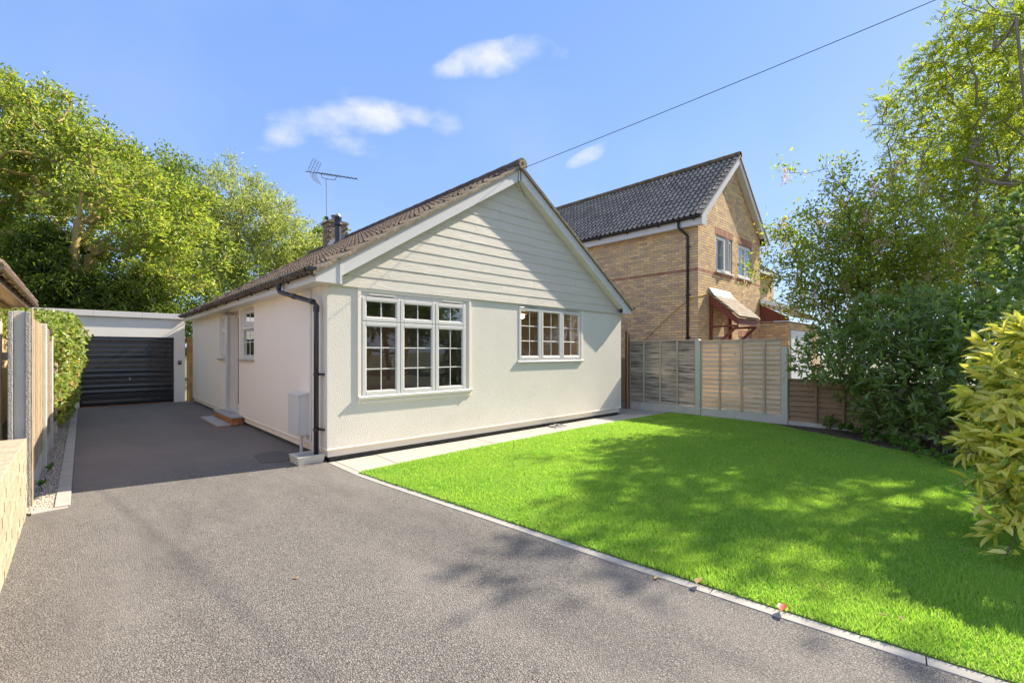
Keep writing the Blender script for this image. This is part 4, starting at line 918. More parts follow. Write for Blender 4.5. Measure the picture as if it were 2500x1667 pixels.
for x in (X0+.03, X1-.13):
    MB().box(x, x+.08, Y0-.08, Y0, 1.2, ZT_-.3, .003).build('wall_post', 'red_paint', cp)
    MB().box(x, x+.08, Y1+.03, Y0-.08, ZL-.26, ZL-.20, .003).build('beam', 'red_paint', cp)
    MB().prism([(Y0-.08, 1.55), (Y0-.08, 1.66), (Y1+.12, ZL-.26), (Y1+.03, ZL-.26)], 'x', x+.005, x+.075).build('brace', 'red_paint', cp)
# attached garage and rear wing of the next house
wg = thing('brick_garage_wing', 'yellow brick garage with red gable board and white door beyond the canopy', 'garage', (17, 0, 0))
mb = MB().box(NXR+.002, 18.6, -1.43, 1.19, 0, 2.55).box(NXR+.002, 22, 1.2, 8, 0, 5.15)
ww = mb.build('wall', 'mortar', wg)
bw = []; r = 0; z = 1.0
while z < 5.1:
    half = BL/2 if r % 2 else 0
    if z < 2.5:
        for (a, b) in brickrun(SN, -1.432, NY-.003, z, half, [], 0): bw.append(TR(NXR-.001, (a+b)/2, z+.032, b-a, .9, .064, rz=math.pi/2))
        for (a, b) in brickrun(FN, NXR, 18.6, z, half, [(15.05, 17.5, 0, 2.26)], 0): bw.append(TR((a+b)/2, -1.432, z+.032, b-a, .9, .064))
    if z > 3.0:
        for (a, b) in brickrun(FN, NXR, 22, z, half, [], 0): bw.append(TR((a+b)/2, 1.199, z+.032, b-a, .9, .064))
    r += 1; z += BH
pieces('brick', bb, ww, bw, 120, 'brickwork')
MB().prism([(NY-.003, 2.56), (-1.45, 2.56), (-1.45, 2.68), (NY-.003, 3.18)], 'x', NXR-.03, NXR+.03).build('gable_board', 'red_paint', wg)
MB().prism([(NY-.003, 3.20), (-1.62, 2.66), (-1.62, 2.70), (NY-.003, 3.24)], 'x', NXR-.10, 18.7).build('lean_to_roof', 'shingle', wg)
for k in range(7):
    t = k/7; MB().box(NXR-.11, 18.7, -1.64+t*1.05, -1.46+t*1.05, 2.715+t*.53, 2.73+t*.53).build('tile_course', 'shingle', wg)
MB().box(NXR-.08, 18.7, -.60, NY-.006, 3.22, 3.36).build('flashing', 'lead', wg)
MB().box(15.06, 17.49, -1.46, -1.435, 0, 2.25).build('garage_door', 'white_door', wg)
for k in range(14): MB().box(15.08+k*.17, 15.08+k*.17+.15, -1.468, -1.461, .1, 2.2, .004).build('door_slat', 'white_door', wg)
WZ = lambda y: 5.15+(y-1.0)*.75
wr = MB().prism([(.95, WZ(.95)), (4.2, WZ(4.2)), (4.2, WZ(4.2)+.03), (.95, WZ(.95)+.03)], 'x', NXR-.1, 22.2).build('roof', 'roof_under', wg)
tr_ = []
for r in range(12):
    for c in range(22):
        s = r*.30; a = math.atan(.75); y = .9+s*math.cos(a)
        tr_.append(Matrix(((1, 0, 0, NXR+c*.33), (0, math.cos(a), -math.sin(a), y), (0, math.sin(a), math.cos(a), WZ(.9)+s*math.sin(a)+.03), (0, 0, 0, 1))))
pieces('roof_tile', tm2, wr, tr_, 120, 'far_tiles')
MB().box(NXR+.02, 22.2, .86, .90, 5.0, 5.13).build('fascia', 'upvc', wg)

# ================================================================ LEFT SIDE: neighbour bungalow eaves, fence, brick wall
lh = thing('neighbour_bungalow', 'brown tiled bungalow with brown gutter beyond the left fence', 'house', (-6, 7, 0))
MB().box(-9, -3.62, 3.4, 9.9, 0, 2.52).build('wall', 'brick_buff', lh)
MB().box(-3.62, -3.34, 3.2, 10.2, 2.53, 2.545).build('soffit', 'brown_plastic', lh)
MB().box(-3.36, -3.335, 3.2, 10.2, 2.546, 2.68).build('fascia', 'brown_plastic', lh)
LZ = lambda x: 2.69+.62*(-3.3-x)
lr = MB().prism([(-3.28, 2.69), (-6.3, LZ(-6.3)), (-6.3, LZ(-6.3)+.03), (-3.28, 2.72)], 'y', 3.1, 10.3).build('roof', 'roof_under', lh)
ltm = tm
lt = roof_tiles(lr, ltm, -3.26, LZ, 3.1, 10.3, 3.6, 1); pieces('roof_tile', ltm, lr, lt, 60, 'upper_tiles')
lg = gutter(lh, -3.27, 3.15, 10.3, 2.69, .06, m='brown_plastic')
for k in range(9): MB().box(-3.335, -3.25, 3.5+k*.8, 3.53+k*.8, 2.60, 2.66).build('gutter_bracket', 'brown_plastic', lg)

bf = thing('board_fence', 'tall pale closeboard fence with concrete posts along the left of the drive', 'fence', (-2.82, 5, 0))
# H-section end post in exposed aggregate
FXL, FXR = -2.93, -2.795
MB().box(-2.945, -2.912, .09, .20, 0, 1.885, .005).box(-2.832, -2.797, .09, .20, 0, 1.885, .005).build('end_post_ridge', 'aggregate', bf)
MB().box(-2.911, -2.833, .125, .20, 0, 1.895, .003).build('end_post', 'concrete', bf)
MB().box(-2.796, -2.783, .10, .20, 0, 1.93, .002).build('post_strip', 'wood_pale', bf)
for y in (1.98, 3.82, 5.66, 7.5, 9.3): MB().box(-2.86, -2.76, y, y+.10, 0, 1.86, .006).build('concrete_post', 'concrete', bf)
ys = [.21, 1.98, 2.08, 3.82, 3.92, 5.66, 5.76, 7.5, 7.6, 9.3]
fbm = fixn(MB().prism([(-.052, -.002), (.044, -.034), (.048, .004), (-.052, .006)], 'z', 0, 1).mesh('board', 'wood_pale'))
for a, b in zip(ys[::2], ys[1::2]):
    MB().box(-2.855, -2.80, a+.001, b-.001, 0, .28, .004).build('gravel_board', 'concrete', bf)
    n = int((b-a)/.092); pw = (b-a)/n
    for k in range(n):
        t = a+(k+.5)*pw; h = 1.56+random.uniform(-.006, .006)
        put('board', fbm, bf, Matrix.Translation((-2.80+random.uniform(-.002, .004), t, .285)) @ Matrix.Rotation(math.pi/2, 4, 'Z') @ Matrix.Diagonal((pw/.1, -1, h, 1)))
    MB().box(-2.85, -2.815, a, b, .5, .58).box(-2.85, -2.815, a, b, 1.5, 1.58).build('rail', 'wood_pale', bf)
# side return of the neighbour's fence
rf = thing('return_fence', 'short weathered vertical board fence behind the grey concrete end post', 'fence', (-3.5, .5, 0))
for k in range(12):
    x = -3.02-k*.105; h = 1.84-.006*k+random.uniform(-.01, .01)
    MB().box(x-.098, x, .55+.004*(k % 2), .572+.004*(k % 2), .1, h, .003).build('board', 'wood_batten', rf)
MB().box(-4.3, -2.96, .50, .549, 1.42, 1.50, .003).box(-4.3, -2.96, .50, .549, .5, .58, .003).build('rail', 'wood_batten', rf)
MB().box(-3.09, -3.01, .36, .49, .0, 1.80, .005).build('post', 'wood_batten', rf)
# low brick wall
bw_ = thing('brick_wall', 'low cream brick garden wall with brick on edge coping, left foreground', 'wall', (-2.95, -4, 0))
core = MB().box(-3.03, -2.826, -9, -.062, -.02, .60).build('core', 'mortar', bw_)
bcm = fixn(MB().box(-.5, .5, -.010, .012, -.5, .5, .0).mesh('brick', 'brick_cream'))
bcc = fixn(MB().box(-.1125, .1125, -.030, .030, -.055, .055, .006).mesh('coping_brick', 'brick_cream'))
L = []
for r in range(8):
    z = -.0+r*.075; y = -9-(BL/2 if r % 2 else 0)
    while y < -.06:
        a, b = max(y, -9), min(y+BL-.010, -.055); y += BL
        if b-a > .02: L.append(TR(-2.822+random.uniform(-.002, .002), (a+b)/2, z+.034, b-a, 1, .064, rz=-math.pi/2))
for r in range(8): L.append(TR(-2.925, -.056, r*.075+.034, .205, 1, .064, rz=math.pi))
pieces('brick', bcm, core, L, 270, 'far_brickwork')
y = -.09; L = []
while y > -9: L.append(TR(-2.925+random.uniform(-.002, .002), y, .645, rx=random.uniform(-.02, .02))); y -= .075
pieces('coping_brick', bcc, bw_, L, 120, 'far_coping')

# ================================================================ GRAVEL
def octa(n, P, S, seed=3):
    r = np.random.default_rng(seed); base = np.array([(1, 0, 0), (-1, 0, 0), (0, 1, 0), (0, -1, 0), (0, 0, 1), (0, 0, -1)], float)
    F0 = np.array([(0, 2, 4), (2, 1, 4), (1, 3, 4), (3, 0, 4), (2, 0, 5), (1, 2, 5), (3, 1, 5), (0, 3, 5)])
    V = base[None]*S[:, None, :]*r.uniform(.75, 1.25, (n, 6, 1)); a = r.uniform(0, 6.28, n); c, s = np.cos(a), np.sin(a)
    X = V[..., 0]*c[:, None]-V[..., 1]*s[:, None]; Y = V[..., 0]*s[:, None]+V[..., 1]*c[:, None]
    V = np.stack([X, Y, V[..., 2]+X*r.uniform(-.3, .3, (n, 1))], -1)+P[:, None, :]
    return V.reshape(-1, 3), (F0[None]+6*np.arange(n)[:, None, None]).reshape(-1, 3)
n = 9000; P = np.column_stack([rng.uniform(-2.84, -2.63, n), -.13+10.9*rng.random(n)**1.7, rng.uniform(.006, .018, n)])
V, F = octa(n, P, rng.uniform(.006, .013, (n, 1))*np.array([1.2, .9, .6]))
o = bpy.data.objects.new('gravel', mesh_from('gravel', V, F, 'gravel')); setup(o, None)
tag(o, 'buff gravel filling the narrow strip between fence and drive kerb', 'gravel', kind='stuff')

# ================================================================ FOLIAGE
def leaves(P, D, Nn, L, W, fold=.25, droop=.0, shape='lance'):
    """P base points (n,3), D unit directions, Nn rough normals; returns V,F (two quads per leaf)"""
    n = len(P); D = D/np.linalg.norm(D, axis=1, keepdims=True); S = np.cross(D, Nn); S /= np.linalg.norm(S, axis=1, keepdims=True)+1e-9; U = np.cross(S, D)
    L = L[:, None]; W = W[:, None]
    a, b = (.30, .70) if shape == 'lance' else (.22, .62)
    wa, wb = (.42, .40) if shape == 'lance' else (.5, .42)
    q = lambda t, w, u: P+D*L*t+S*W*w+U*(L*(-droop*t*t)+W*u)
    V = np.stack([q(0, 0, 0), q(a, -wa, fold), q(b, -wb, fold), q(1, 0, 0), q(b, wb, fold), q(a, wa, fold)], 1)
    F = np.array([(0, 3, 2, 1), (0, 5, 4, 3)]); F = (F[None]+6*np.arange(n)[:, None, None]).reshape(-1, 4)
    return V.reshape(-1, 3), F
def rdir(n, r=rng, up=0.0):
    v = r.normal(size=(n, 3)); v[:, 2] += up; return v/np.linalg.norm(v, axis=1, keepdims=True)
def skeleton(base, trunk, tips, bend=.12, seed=1):
    """grow limbs: each tip joins the nearest node that is lower on the tree"""
    r = np.random.default_rng(seed); nodes = [np.array(p, float) for p in trunk]; par = [-1]+list(range(len(trunk)-1)); depth = [0.0]
    for i in range(1, len(trunk)): depth.append(depth[-1]+np.linalg.norm(nodes[i]-nodes[i-1]))
    first = max(1, int(len(trunk)*.35)); arr = np.zeros((len(tips)*4+len(trunk)+10, 3)); dep = np.zeros(len(arr)); k = len(nodes); arr[:k] = nodes; dep[:k] = depth
    t0 = nodes[first]; order = np.argsort(np.linalg.norm(tips-np.array(trunk[len(trunk)//2]), axis=1)); ends = []
    for i in order:
        p = tips[i]; d = np.linalg.norm(arr[:k]-p, axis=1); cost = d+.22*dep[:k]+np.where(arr[:k, 2] > p[2]+.3, 1.5, 0); cost[:first] += 50
        j = int(np.argmin(cost)); a = arr[j]; dist = d[j]; prev = j; m = 3 if dist > 1.0 else 2
        for s in range(1, m+1):
            t = s/m; q = a+(p-a)*t
            if s < m: q = q+r.normal(size=3)*bend*dist*.35+np.array([0, 0, -.06*dist*math.sin(math.pi*t)])
            arr[k] = q; dep[k] = dep[prev]+dist/m; par.append(prev); prev = k; k += 1
        ends.append(prev)
    return arr[:k], par, ends
def limbs(arr, par, ends, r_tip, power, maxr=None, seg=5, minseg=3):
    k = len(arr); cnt = np.zeros(k)
    for e in ends: cnt[e] += 1
    for i in range(k-1, 0, -1):
        if par[i] >= 0: cnt[par[i]] += cnt[i]
    rad = r_tip*np.maximum(cnt, 1)**power
    if maxr: rad = rad*min(1.0, maxr/rad[0]) if rad[0] > maxr else rad*(1+(maxr/rad[0]-1)*(rad/rad[0]))
    idx = [i for i in range(1, k) if par[i] >= 0]; V = []; F = []; off = 0
    for big in (True, False):
        ii = np.array([i for i in idx if (rad[i] > .03) == big]); 
        if not len(ii): continue
        sg = 8 if big else minseg; A = arr[[par[i] for i in ii]]; B = arr[ii]; ra = np.minimum(rad[[par[i] for i in ii]], rad[ii]*1.5); rb_ = rad[ii]
        T = B-A; T /= np.linalg.norm(T, axis=1, keepdims=True)+1e-9; h = np.where(np.abs(T[:, 2:3]) > .9, np.array([[1., 0, 0]]), np.array([[0, 0, 1.]]))
        X = np.cross(T, h); X /= np.linalg.norm(X, axis=1, keepdims=True); Y = np.cross(T, X); th = np.arange(sg)*2*np.pi/sg
        c, s = np.cos(th)[None, :, None], np.sin(th)[None, :, None]
        R0 = A[:, None]+(X[:, None]*c+Y[:, None]*s)*ra[:, None, None]; R1 = (B+T*rb_[:, None]*.2)[:, None]+(X[:, None]*c+Y[:, None]*s)*rb_[:, None, None]
        V.append(np.concatenate([R0, R1], 1).reshape(-1, 3)); f = np.array([(q, (q+1) % sg, sg+(q+1) % sg, sg+q) for q in range(sg)])
        F.append((f[None]+off+2*sg*np.arange(len(ii))[:, None, None]).reshape(-1, 4)); off += 2*sg*len(ii)
    return np.concatenate(V), np.concatenate(F)
def lobes_points(lobes, n, r, shell=.45):
    vol = np.array([l[3]*l[4]*l[5] for l in lobes]); cnt = np.maximum(3, (n*vol/vol.sum()).astype(int)); out = []
    for l, c in zip(lobes, cnt):
        d = rdir(c, r); q = (shell**3+(1-shell**3)*r.random(c))**(1/3)*r.uniform(.86, 1.1, c); out.append(np.array(l[:3])+d*q[:, None]*np.array(l[3:6]))
    return np.concatenate(out)
def sprigs(tips, bases, r, per, L, W, spread, kind='simple', wind=None, up=.2, droop=.15, Lvar=.3):
    n = len(tips)*per; T = np.repeat(tips, per, 0); B = np.repeat(bases, per, 0); ax = T-B; ln = np.linalg.norm(ax, axis=1, keepdims=True)+1e-6; ax = ax/ln
    P = T-ax*np.minimum(ln, spread*2)*r.random((n, 1))+r.normal(size=(n, 3))*spread*.5
    D = rdir(n, r)*1.0+ax*.7; 
    if wind is not None: D = D+np.array(wind)
    D /= np.linalg.norm(D, axis=1, keepdims=True); Nn = rdir(n, r, up*4)
    if kind == 'simple': return leaves(P, D, Nn, L*r.uniform(1-Lvar, 1+Lvar, n), W*r.uniform(.8, 1.2, n), droop=droop)
    # pinnate: k leaflets along a rachis
    k = 9; rl = L*3.0*r.uniform(.7, 1.15, n); S = np.cross(D, Nn); S /= np.linalg.norm(S, axis=1, keepdims=True)+1e-9
    PP, DD, NN = [], [], []
    for i in range(k):
        t = (i//2+1)/5 if i < 8 else 1.0; sd_ = 0 if i == 8 else (1 if i % 2 else -1)
        PP.append(P+D*(rl*t)[:, None]+np.array([0, 0, -1.])*(rl*.25*t*t)[:, None]); DD.append(D*.75+S*sd_*.8+np.array([0, 0, -.12])); NN.append(Nn)
    PP = np.concatenate(PP); DD = np.concatenate(DD); NN = np.concatenate(NN); m = len(PP)
    return leaves(PP, DD, NN, L*r.uniform(.8, 1.15, m), np.full(m, W), droop=.1)
def plant(name, label, cat, trunk, lobes, ntips, per, L, W, leaf, bark, maxr=None, spread=.3, kind='simple', seed=1, group=None, r_tip=.008, power=.42, wind=None, shell=.45, up=.2, droop=.15, bend=.12, bare=0):
    r = np.random.default_rng(seed); tips = lobes_points(lobes, ntips, r, shell); tips[:, 2] = np.maximum(tips[:, 2], .15)
    arr, par, ends = skeleton(trunk[0], trunk, tips, bend, seed)
    root = thing(name, label, cat, tuple(trunk[0]), group)
    V, F = limbs(arr, par, ends, r_tip, power, maxr); o = bpy.data.objects.new('trunk', mesh_from('trunk', V, F, bark, True)); setup(o, root)
    e = np.array(ends); V, F = sprigs(arr[e], arr[[par[i] for i in e]], r, per, L, W, spread, kind, wind, up, droop)
    o = bpy.data.objects.new('crown', mesh_from('crown', V, F, leaf)); setup(o, root); o['kind'] = 'stuff'
    return root, arr, par, ends
def lob(px, py, d, rx, rz, rd=None):
    """lobe centred on a bearing; radii in metres"""
    p = spot(px, py, d); rd = rd or rx; return (p.x, p.y, p.z, rx, rd, rz)
def tk(px, d, top_py, lean=0, n=6, z0=0):
    b = spot(px, HZ, d); t = spot(px+lean, top_py, d); out = []
    for i in range(n): q = i/(n-1); out.append((b.x+(t.x-b.x)*q+.12*math.sin(q*5+px), b.y+(t.y-b.y)*q+.12*math.cos(q*4), z0+(t.z-z0)*q))
    return out
# --- trees beyond the garage
G = 'trees behind the garage'
plant('maple_tree', 'large wind swept yellow green tree with pale trunk behind the garage, far left', 'tree', tk(172, 17.4, 470, 20, 8),
      [lob(40, 330, 21, 3.4, 2.6), lob(150, 400, 20.8, 3.3, 2.2), lob(20, 520, 21, 2.6, 2.2), lob(270, 420, 20.5, 2.2, 1.9), lob(330, 520, 19, 2.9, 2.2), lob(440, 620, 18.5, 2.0, 1.7), lob(285, 600, 20.5, 2.4, 1.5),
       lob(350, 690, 18.5, 2.0, .9), lob(110, 290, 21, 1.6, 1.6), lob(450, 510, 19.5, 1.4, 1.2), lob(-70, 420, 21, 3.4, 3.2), lob(30, 215, 22, 1.3, .9)],
      1350, 34, .20, .085, 'leaf_sun', 'bark_yellow', .25, .36, seed=11, group=G, wind=(.45, -.35, .05), r_tip=.017, power=.40, up=.4)
plant('lime_tree', 'dense dark green tree top rising between the two lighter trees', 'tree', tk(400, 30, 520, 0, 6),
      [lob(410, 430, 30, 1.9, 2.0), lob(330, 470, 31, 3.0, 2.6), lob(440, 560, 29, 2.6, 3.0), lob(300, 380, 32, 1.2, 1.2), lob(500, 640, 28, 2.4, 2.4)], 560, 44, .2, .12, 'leaf_dark', 'bark_dark', .3, .5, seed=12, group=G)
plant('willow_tree', 'rounded pale grey green tree behind the bungalow roof, left of the aerial', 'tree', tk(590, 26, 560, -6, 7),
      [lob(590, 490, 26, 2.2, 2.1), lob(610, 560, 25.5, 3.0, 2.4), lob(700, 600, 25, 2.0, 1.7), lob(520, 600, 26, 1.9, 2.2), lob(640, 660, 25, 3.2, 1.5), lob(760, 590, 25, 1.2, .9), lob(745, 640, 25, 2.0, 1.4), lob(555, 410, 26, 1.1, .8)],
      950, 32, .19, .052, 'leaf_blue', 'bark', .26, .36, seed=13, group=G, wind=(.2, -.15, -.15), r_tip=.009)
plant('oak_tree', 'darker bushy tree peeping over the roof beside the chimney', 'tree', tk(800, 30, 700, 0, 5),
      [lob(800, 600, 30, 1.5, 1.6), lob(770, 640, 30, 2., 1.8), lob(830, 650, 30, 1.8, 1.4)], 180, 40, .2, .12, 'leaf_dark', 'bark_dark', .2, .45, seed=14, group=G)
plant('holly_tree', 'very dark tall evergreen at the left edge behind the large maple', 'tree', tk(20, 27, 560, 0, 6),
      [lob(0, 660, 26, 2.6, 2.4), lob(80, 640, 26, 2.2, 1.8), lob(-60, 580, 27, 2.6, 3.)], 420, 34, .2, .11, 'leaf_dark', 'bark_dark', .25, .5, seed=15, group=G)
plant('cypress_tree', 'feathery green conifer just above the ivy, left of the garage roof', 'tree', tk(95, 17, 600, 0, 6),
      [lob(100, 640, 17, 1.1, 1.4), lob(125, 700, 16.5, 1.1, 1.0), lob(60, 710, 17, 1.3, 1.2), lob(140, 590, 17.5, .6, .8)], 300, 46, .22, .05, 'leaf_conifer', 'bark_dark', .14, .28, seed=16, group=G, wind=(0, 0, -.5), droop=.3)
plant('yew_tree', 'low drooping olive green conifer over the middle of the garage roof', 'tree', tk(215, 17.5, 700, 6, 5),
      [lob(260, 735, 17.5, 1.5, .55), lob(300, 700, 17.8, 1.5, .6), lob(220, 700, 18, 1.0, .6), lob(350, 745, 18, 1.2, .5)], 220, 34, .24, .04, 'leaf_conifer', 'bark_dark', .12, .3, seed=17, group=G, wind=(.2, 0, -.6), droop=.35)
hh_ = [lob(x, 790, 21, 1.4, 1.3+.3*math.sin(x)) for x in range(180, 640, 65)]
plant('boundary_hedge', 'dark mixed hedge filling the gap below the trees behind the garage', 'hedge', tk(400, 21.5, 780, 0, 4), hh_+[lob(470, 720, 20.5, 1.2, 1.1), lob(570, 680, 22, 1.2, 1.6)], 430, 28, .16, .08, 'leaf_dark', 'bark_dark', .1, .4, seed=18, wind=None)
# --- right hand side
plant('elder_tree', 'yellow green leafy tree seen through the gaps behind the laurel and maple', 'tree', [(13.2, -6.9, 0), (13.2, -6.9, 1), (13.3, -6.8, 1.8), (13.3, -6.8, 2.8)],
      [lob(2300, 620, 12.5, 1.8, 1.2), lob(2180, 680, 13, 1.5, 1.1), lob(2420, 660, 12, 1.8, 1.4), lob(2260, 740, 12.5, 1.9, .9), lob(2130, 620, 13.5, 1.1, .9), lob(2260, 400, 14, 1.3, 1.3), lob(2370, 300, 14.5, 1.8, 1.6), lob(2460, 430, 14, 2.0, 1.9), lob(2200, 490, 13.5, 1.1, 1.0), lob(2490, 200, 15, 1.8, 2.0), lob(2330, 180, 15, 1.2, 1.1), lob(2490, 560, 13, 1.6, 1.3)], 840, 26, .11, .055, 'leaf_lime', 'bark_dark', .1, .3, seed=24, up=.4, shell=.3)
plant('ash_tree', 'tall airy ash tree with fine leaflets at the top right corner', 'tree', [(11.6, -8.4, 0), (11.5, -8.2, 1.2), (11.1, -7.9, 2.4), (10.5, -7.4, 3.5), (10.0, -6.9, 4.6), (9.9, -6.6, 6.0), (10.0, -6.5, 7.6)],
      [lob(2330, 330, 10.4, 1.45, 1.3), lob(2230, 240, 11, 1.1, .85), lob(2450, 170, 10, 1.8, 1.5), lob(2420, 480, 10, 1.7, 1.4), lob(2280, 470, 10.8, 1.3, .95), lob(2330, 130, 10.3, 1.0, .8), lob(2500, 40, 10, 1.7, 1.2), lob(2560, 330, 9.6, 1.4, 1.6),
       lob(2350, 600, 10.5, 1.2, .8), (10.1, -6.0, 8.6, .62, .5, .42), (10.9, -6.5, 8.9, .35, .3, .3), (11.1, -8.0, 9.0, .5, .45, .4)],
      600, 8, .078, .028, 'leaf_ash', 'bark', .13, .24, kind='pinnate', seed=21, r_tip=.005, power=.45, shell=.2, up=.5)
r_, arr_, par_, ends_ = plant('field_maple_tree', 'small bushy tree hung with dry brown seed clusters beside the brick house', 'tree', [(9.05, -4.3, 0), (9.0, -4.35, .9), (8.95, -4.4, 1.7), (9.0, -4.45, 2.4), (9.1, -4.5, 3.1), (9.15, -4.5, 3.7)],
      [lob(2060, 560, 9.6, 1.1, .85), lob(1960, 600, 9.8, .85, .7), lob(2130, 480, 9.4, .95, .75), lob(2180, 600, 9, 1.15, .9), lob(2050, 700, 9.3, 1.1, .8), lob(1900, 560, 10, .55, .35), lob(1880, 660, 9.9, .6, .35), lob(1930, 400, 9.8, .38, .28), lob(2200, 730, 8.8, 1.1, .8),
       lob(1960, 730, 9.5, .75, .5), lob(2290, 640, 8.6, 1.0, .9), lob(2060, 410, 9.5, .45, .5), lob(2100, 800, 9, .9, .6), lob(2030, 640, 9.2, 1.0, .8)],
      760, 21, .088, .040, 'leaf_maple', 'bark_dark', .07, .20, seed=22, r_tip=.004, power=.45, shell=.15, up=.5)
# hanging seed clusters
r = np.random.default_rng(5); vis = [i for i in ends_ if arr_[i][2] > 2.0]; pick = r.choice(vis, 46, replace=False); co = Vector(CAM)
me_list = []
for v in range(3):
    n = 34; P = np.zeros((n, 3)); P[:, 2] = -r.random(n)*.26; P[:, :2] = r.normal(size=(n, 2))*.045; D = rdir(n, r)*.5+np.array([0, 0, -1.]); V, F = leaves(P, D, rdir(n, r), r.uniform(.045, .07, n), np.full(n, .016)); me_list.append(mesh_from('seed_cluster', V, F, 'seed'))
for q, i in enumerate(pick):
    p = Vector(arr_[i]); tc = (co-p).normalized()*.45; put('seed_cluster', me_list[q % 3], r_, TR(p.x+tc.x, p.y+tc.y, p.z-.02, 1.25, 1.25, r.uniform(.9, 1.5), rz=r.uniform(0, 6)))['kind'] = 'stuff'
def bush(name, label, cat, lobes, n, L, W, leaf, seed, bark='bark_dark', stems=5, outward=1.0, up=.3, kindleaf='lance', shell=.72, whorl=5, lim=0, droop=.15, base=None, group=None):
    """evergreen shrub: whorls of leaves at shoot tips that face outwards"""
    r = np.random.default_rng(seed); tips = lobes_points(lobes, n, r, shell); cen = np.array([l[:3] for l in lobes]); rad = np.array([l[3:6] for l in lobes])
    dd = ((tips[:, None]-cen[None])/rad[None]); k = np.argmin((dd**2).sum(2), 1); out = dd[np.arange(len(tips)), k]; keep = tips[:, 2] > .08
    tips, out = tips[keep], out[keep]; out /= np.linalg.norm(out, axis=1, keepdims=True)
    base = base or (cen[:, 0].mean(), cen[:, 1].mean(), 0); root = thing(name, label, cat, base, group)
    hq = min(.5, max(.02, .4*(tips[:, 2].max()-base[2])))
    arr, par, ends = skeleton(base, [(base[0], base[1], base[2]+hq*q_) for q_ in (0, .3, .7, 1.)], tips[::3], .15, seed)
    V, F = limbs(arr, par, ends, .0035, .42, None); o = bpy.data.objects.new('stems', mesh_from('stems', V, F, bark, True)); setup(o, root)
    m = len(tips)*whorl; T = np.repeat(tips, whorl, 0); O = np.repeat(out, whorl, 0); D = rdir(m, r)*.85+O*outward+np.array([0, 0, up]); D /= np.linalg.norm(D, axis=1, keepdims=True)
    P = T-O*r.random((m, 1))*L*.7; Nn = O+np.array([0, 0, .8])+r.normal(size=(m, 3))*.35
    V, F = leaves(P, D, Nn, L*r.uniform(.65, 1.25, m), W*r.uniform(.8, 1.15, m), fold=.16, droop=droop, shape=kindleaf)
    if lim:
        c = V.reshape(-1, 6, 3); dist = np.linalg.norm(c.mean(1)-np.array(CAM), axis=1); od = np.argsort(dist); F1 = [(0, 3, 2, 1), (0, 5, 4, 3)]
        for i in od[:lim]:
            o = bpy.data.objects.new('leaf', mesh_from('leaf', c[i]-c[i, 0], F1, leaf)); setup(o, root, Matrix.Translation(c[i, 0].tolist()))
        c = c[od[lim:]]; V = c.reshape(-1, 3); F = (np.array(F1)[None]+6*np.arange(len(c))[:, None, None]).reshape(-1, 4)
    o = bpy.data.objects.new('foliage', mesh_from('foliage', V, F, leaf)); setup(o, root); o['kind'] = 'stuff'
    return root
bush('laurel_hedge', 'large dark glossy laurel shrub overhanging the low brown fence', 'shrub',
     [lob(2120, 850, 8.3, 1.1, .75), lob(2010, 890, 8.6, .62, .45), lob(2230, 790, 7.8, 1.1, .7), lob(2250, 930, 7.4, .95, .85), lob(2330, 1040, 6.9, .75, .55), lob(2180, 980, 8., .8, .6), lob(2330, 830, 7.3, 1.0, .75), lob(2420, 900, 6.6, .85, 1.0), lob(2420, 1060, 6.2, .55, .6), lob(2500, 830, 6.8, 1.0, .9), lob(2190, 1050, 7.7, .6, .45)],
     2400, .135, .042, 'leaf_laurel', 31, shell=.62, whorl=7, base=(7.2, -5.6, 0), outward=.7)
bush('privet_shrub', 'round leaved green shrub at the right edge above the golden spotted laurel', 'shrub',
     [lob(2480, 640, 5.4, .42, .5), lob(2560, 560, 5.4, .6, .6), lob(2500, 760, 5.2, .45, .4)], 420, .085, .05, 'leaf_laurel', 32, shell=.5, whorl=6, base=(5.2, -7.2, 0), kindleaf='oval')
A = [lob(2500, 960, 3.7, .40, .36), lob(2440, 1080, 3.7, .27, .24), lob(2450, 1230, 3.4, .20, .16), lob(2500, 1340, 3.2, .17, .12), lob(2500, 1150, 3.5, .33, .38), lob(2480, 1290, 3.35, .20, .18), lob(2560, 880, 3.8, .42, .42), lob(2600, 1150, 3.6, .5, .55), lob(2425, 1000, 3.75, .15, .14)]
bush('spotted_laurel', 'golden spotted laurel with large yellow leaves at the right edge of the lawn', 'shrub', A, 560, .150, .050, 'leaf_aucuba', 33, shell=.62, whorl=6, lim=295, base=(3.9, -7.1, 0), outward=1.1, up=.05, droop=.28)
# low ground plants in the bed
gp = []
for (px, py, s) in [(2035, 1050, .16), (2110, 1070, .20), (2150, 1085, .22), (2200, 1100, .2), (2250, 1118, .2), (2300, 1135, .18), (2345, 1150, .16), (2075, 1062, .12)]:
    p = gspot(px, py); gp.append((p.x+.1, p.y+.05, .07, s*1.3, s*1.3, .12))
for i, l in enumerate(gp):
    bush('geranium_plant', ['low green plant edging the bed, the one nearest the low dark panel', 'low green plant edging the bed, third clump from the low dark panel', 'low green plant edging the bed, fourth clump from the low dark panel', 'low green plant in the middle of the row under the laurel', 'low green plant just right of the middle of the row under the laurel', 'low green plant edging the bed, third clump from the golden spotted laurel', 'low green plant edging the bed, the one nearest the golden spotted laurel', 'smallest low green clump beside the young laurel seedling'][i], 'plant', [l], 45, .06, .045, 'leaf_ground', 40+i, shell=.5, whorl=5, base=(l[0], l[1], 0), kindleaf='oval', group='low plants edging the bed')
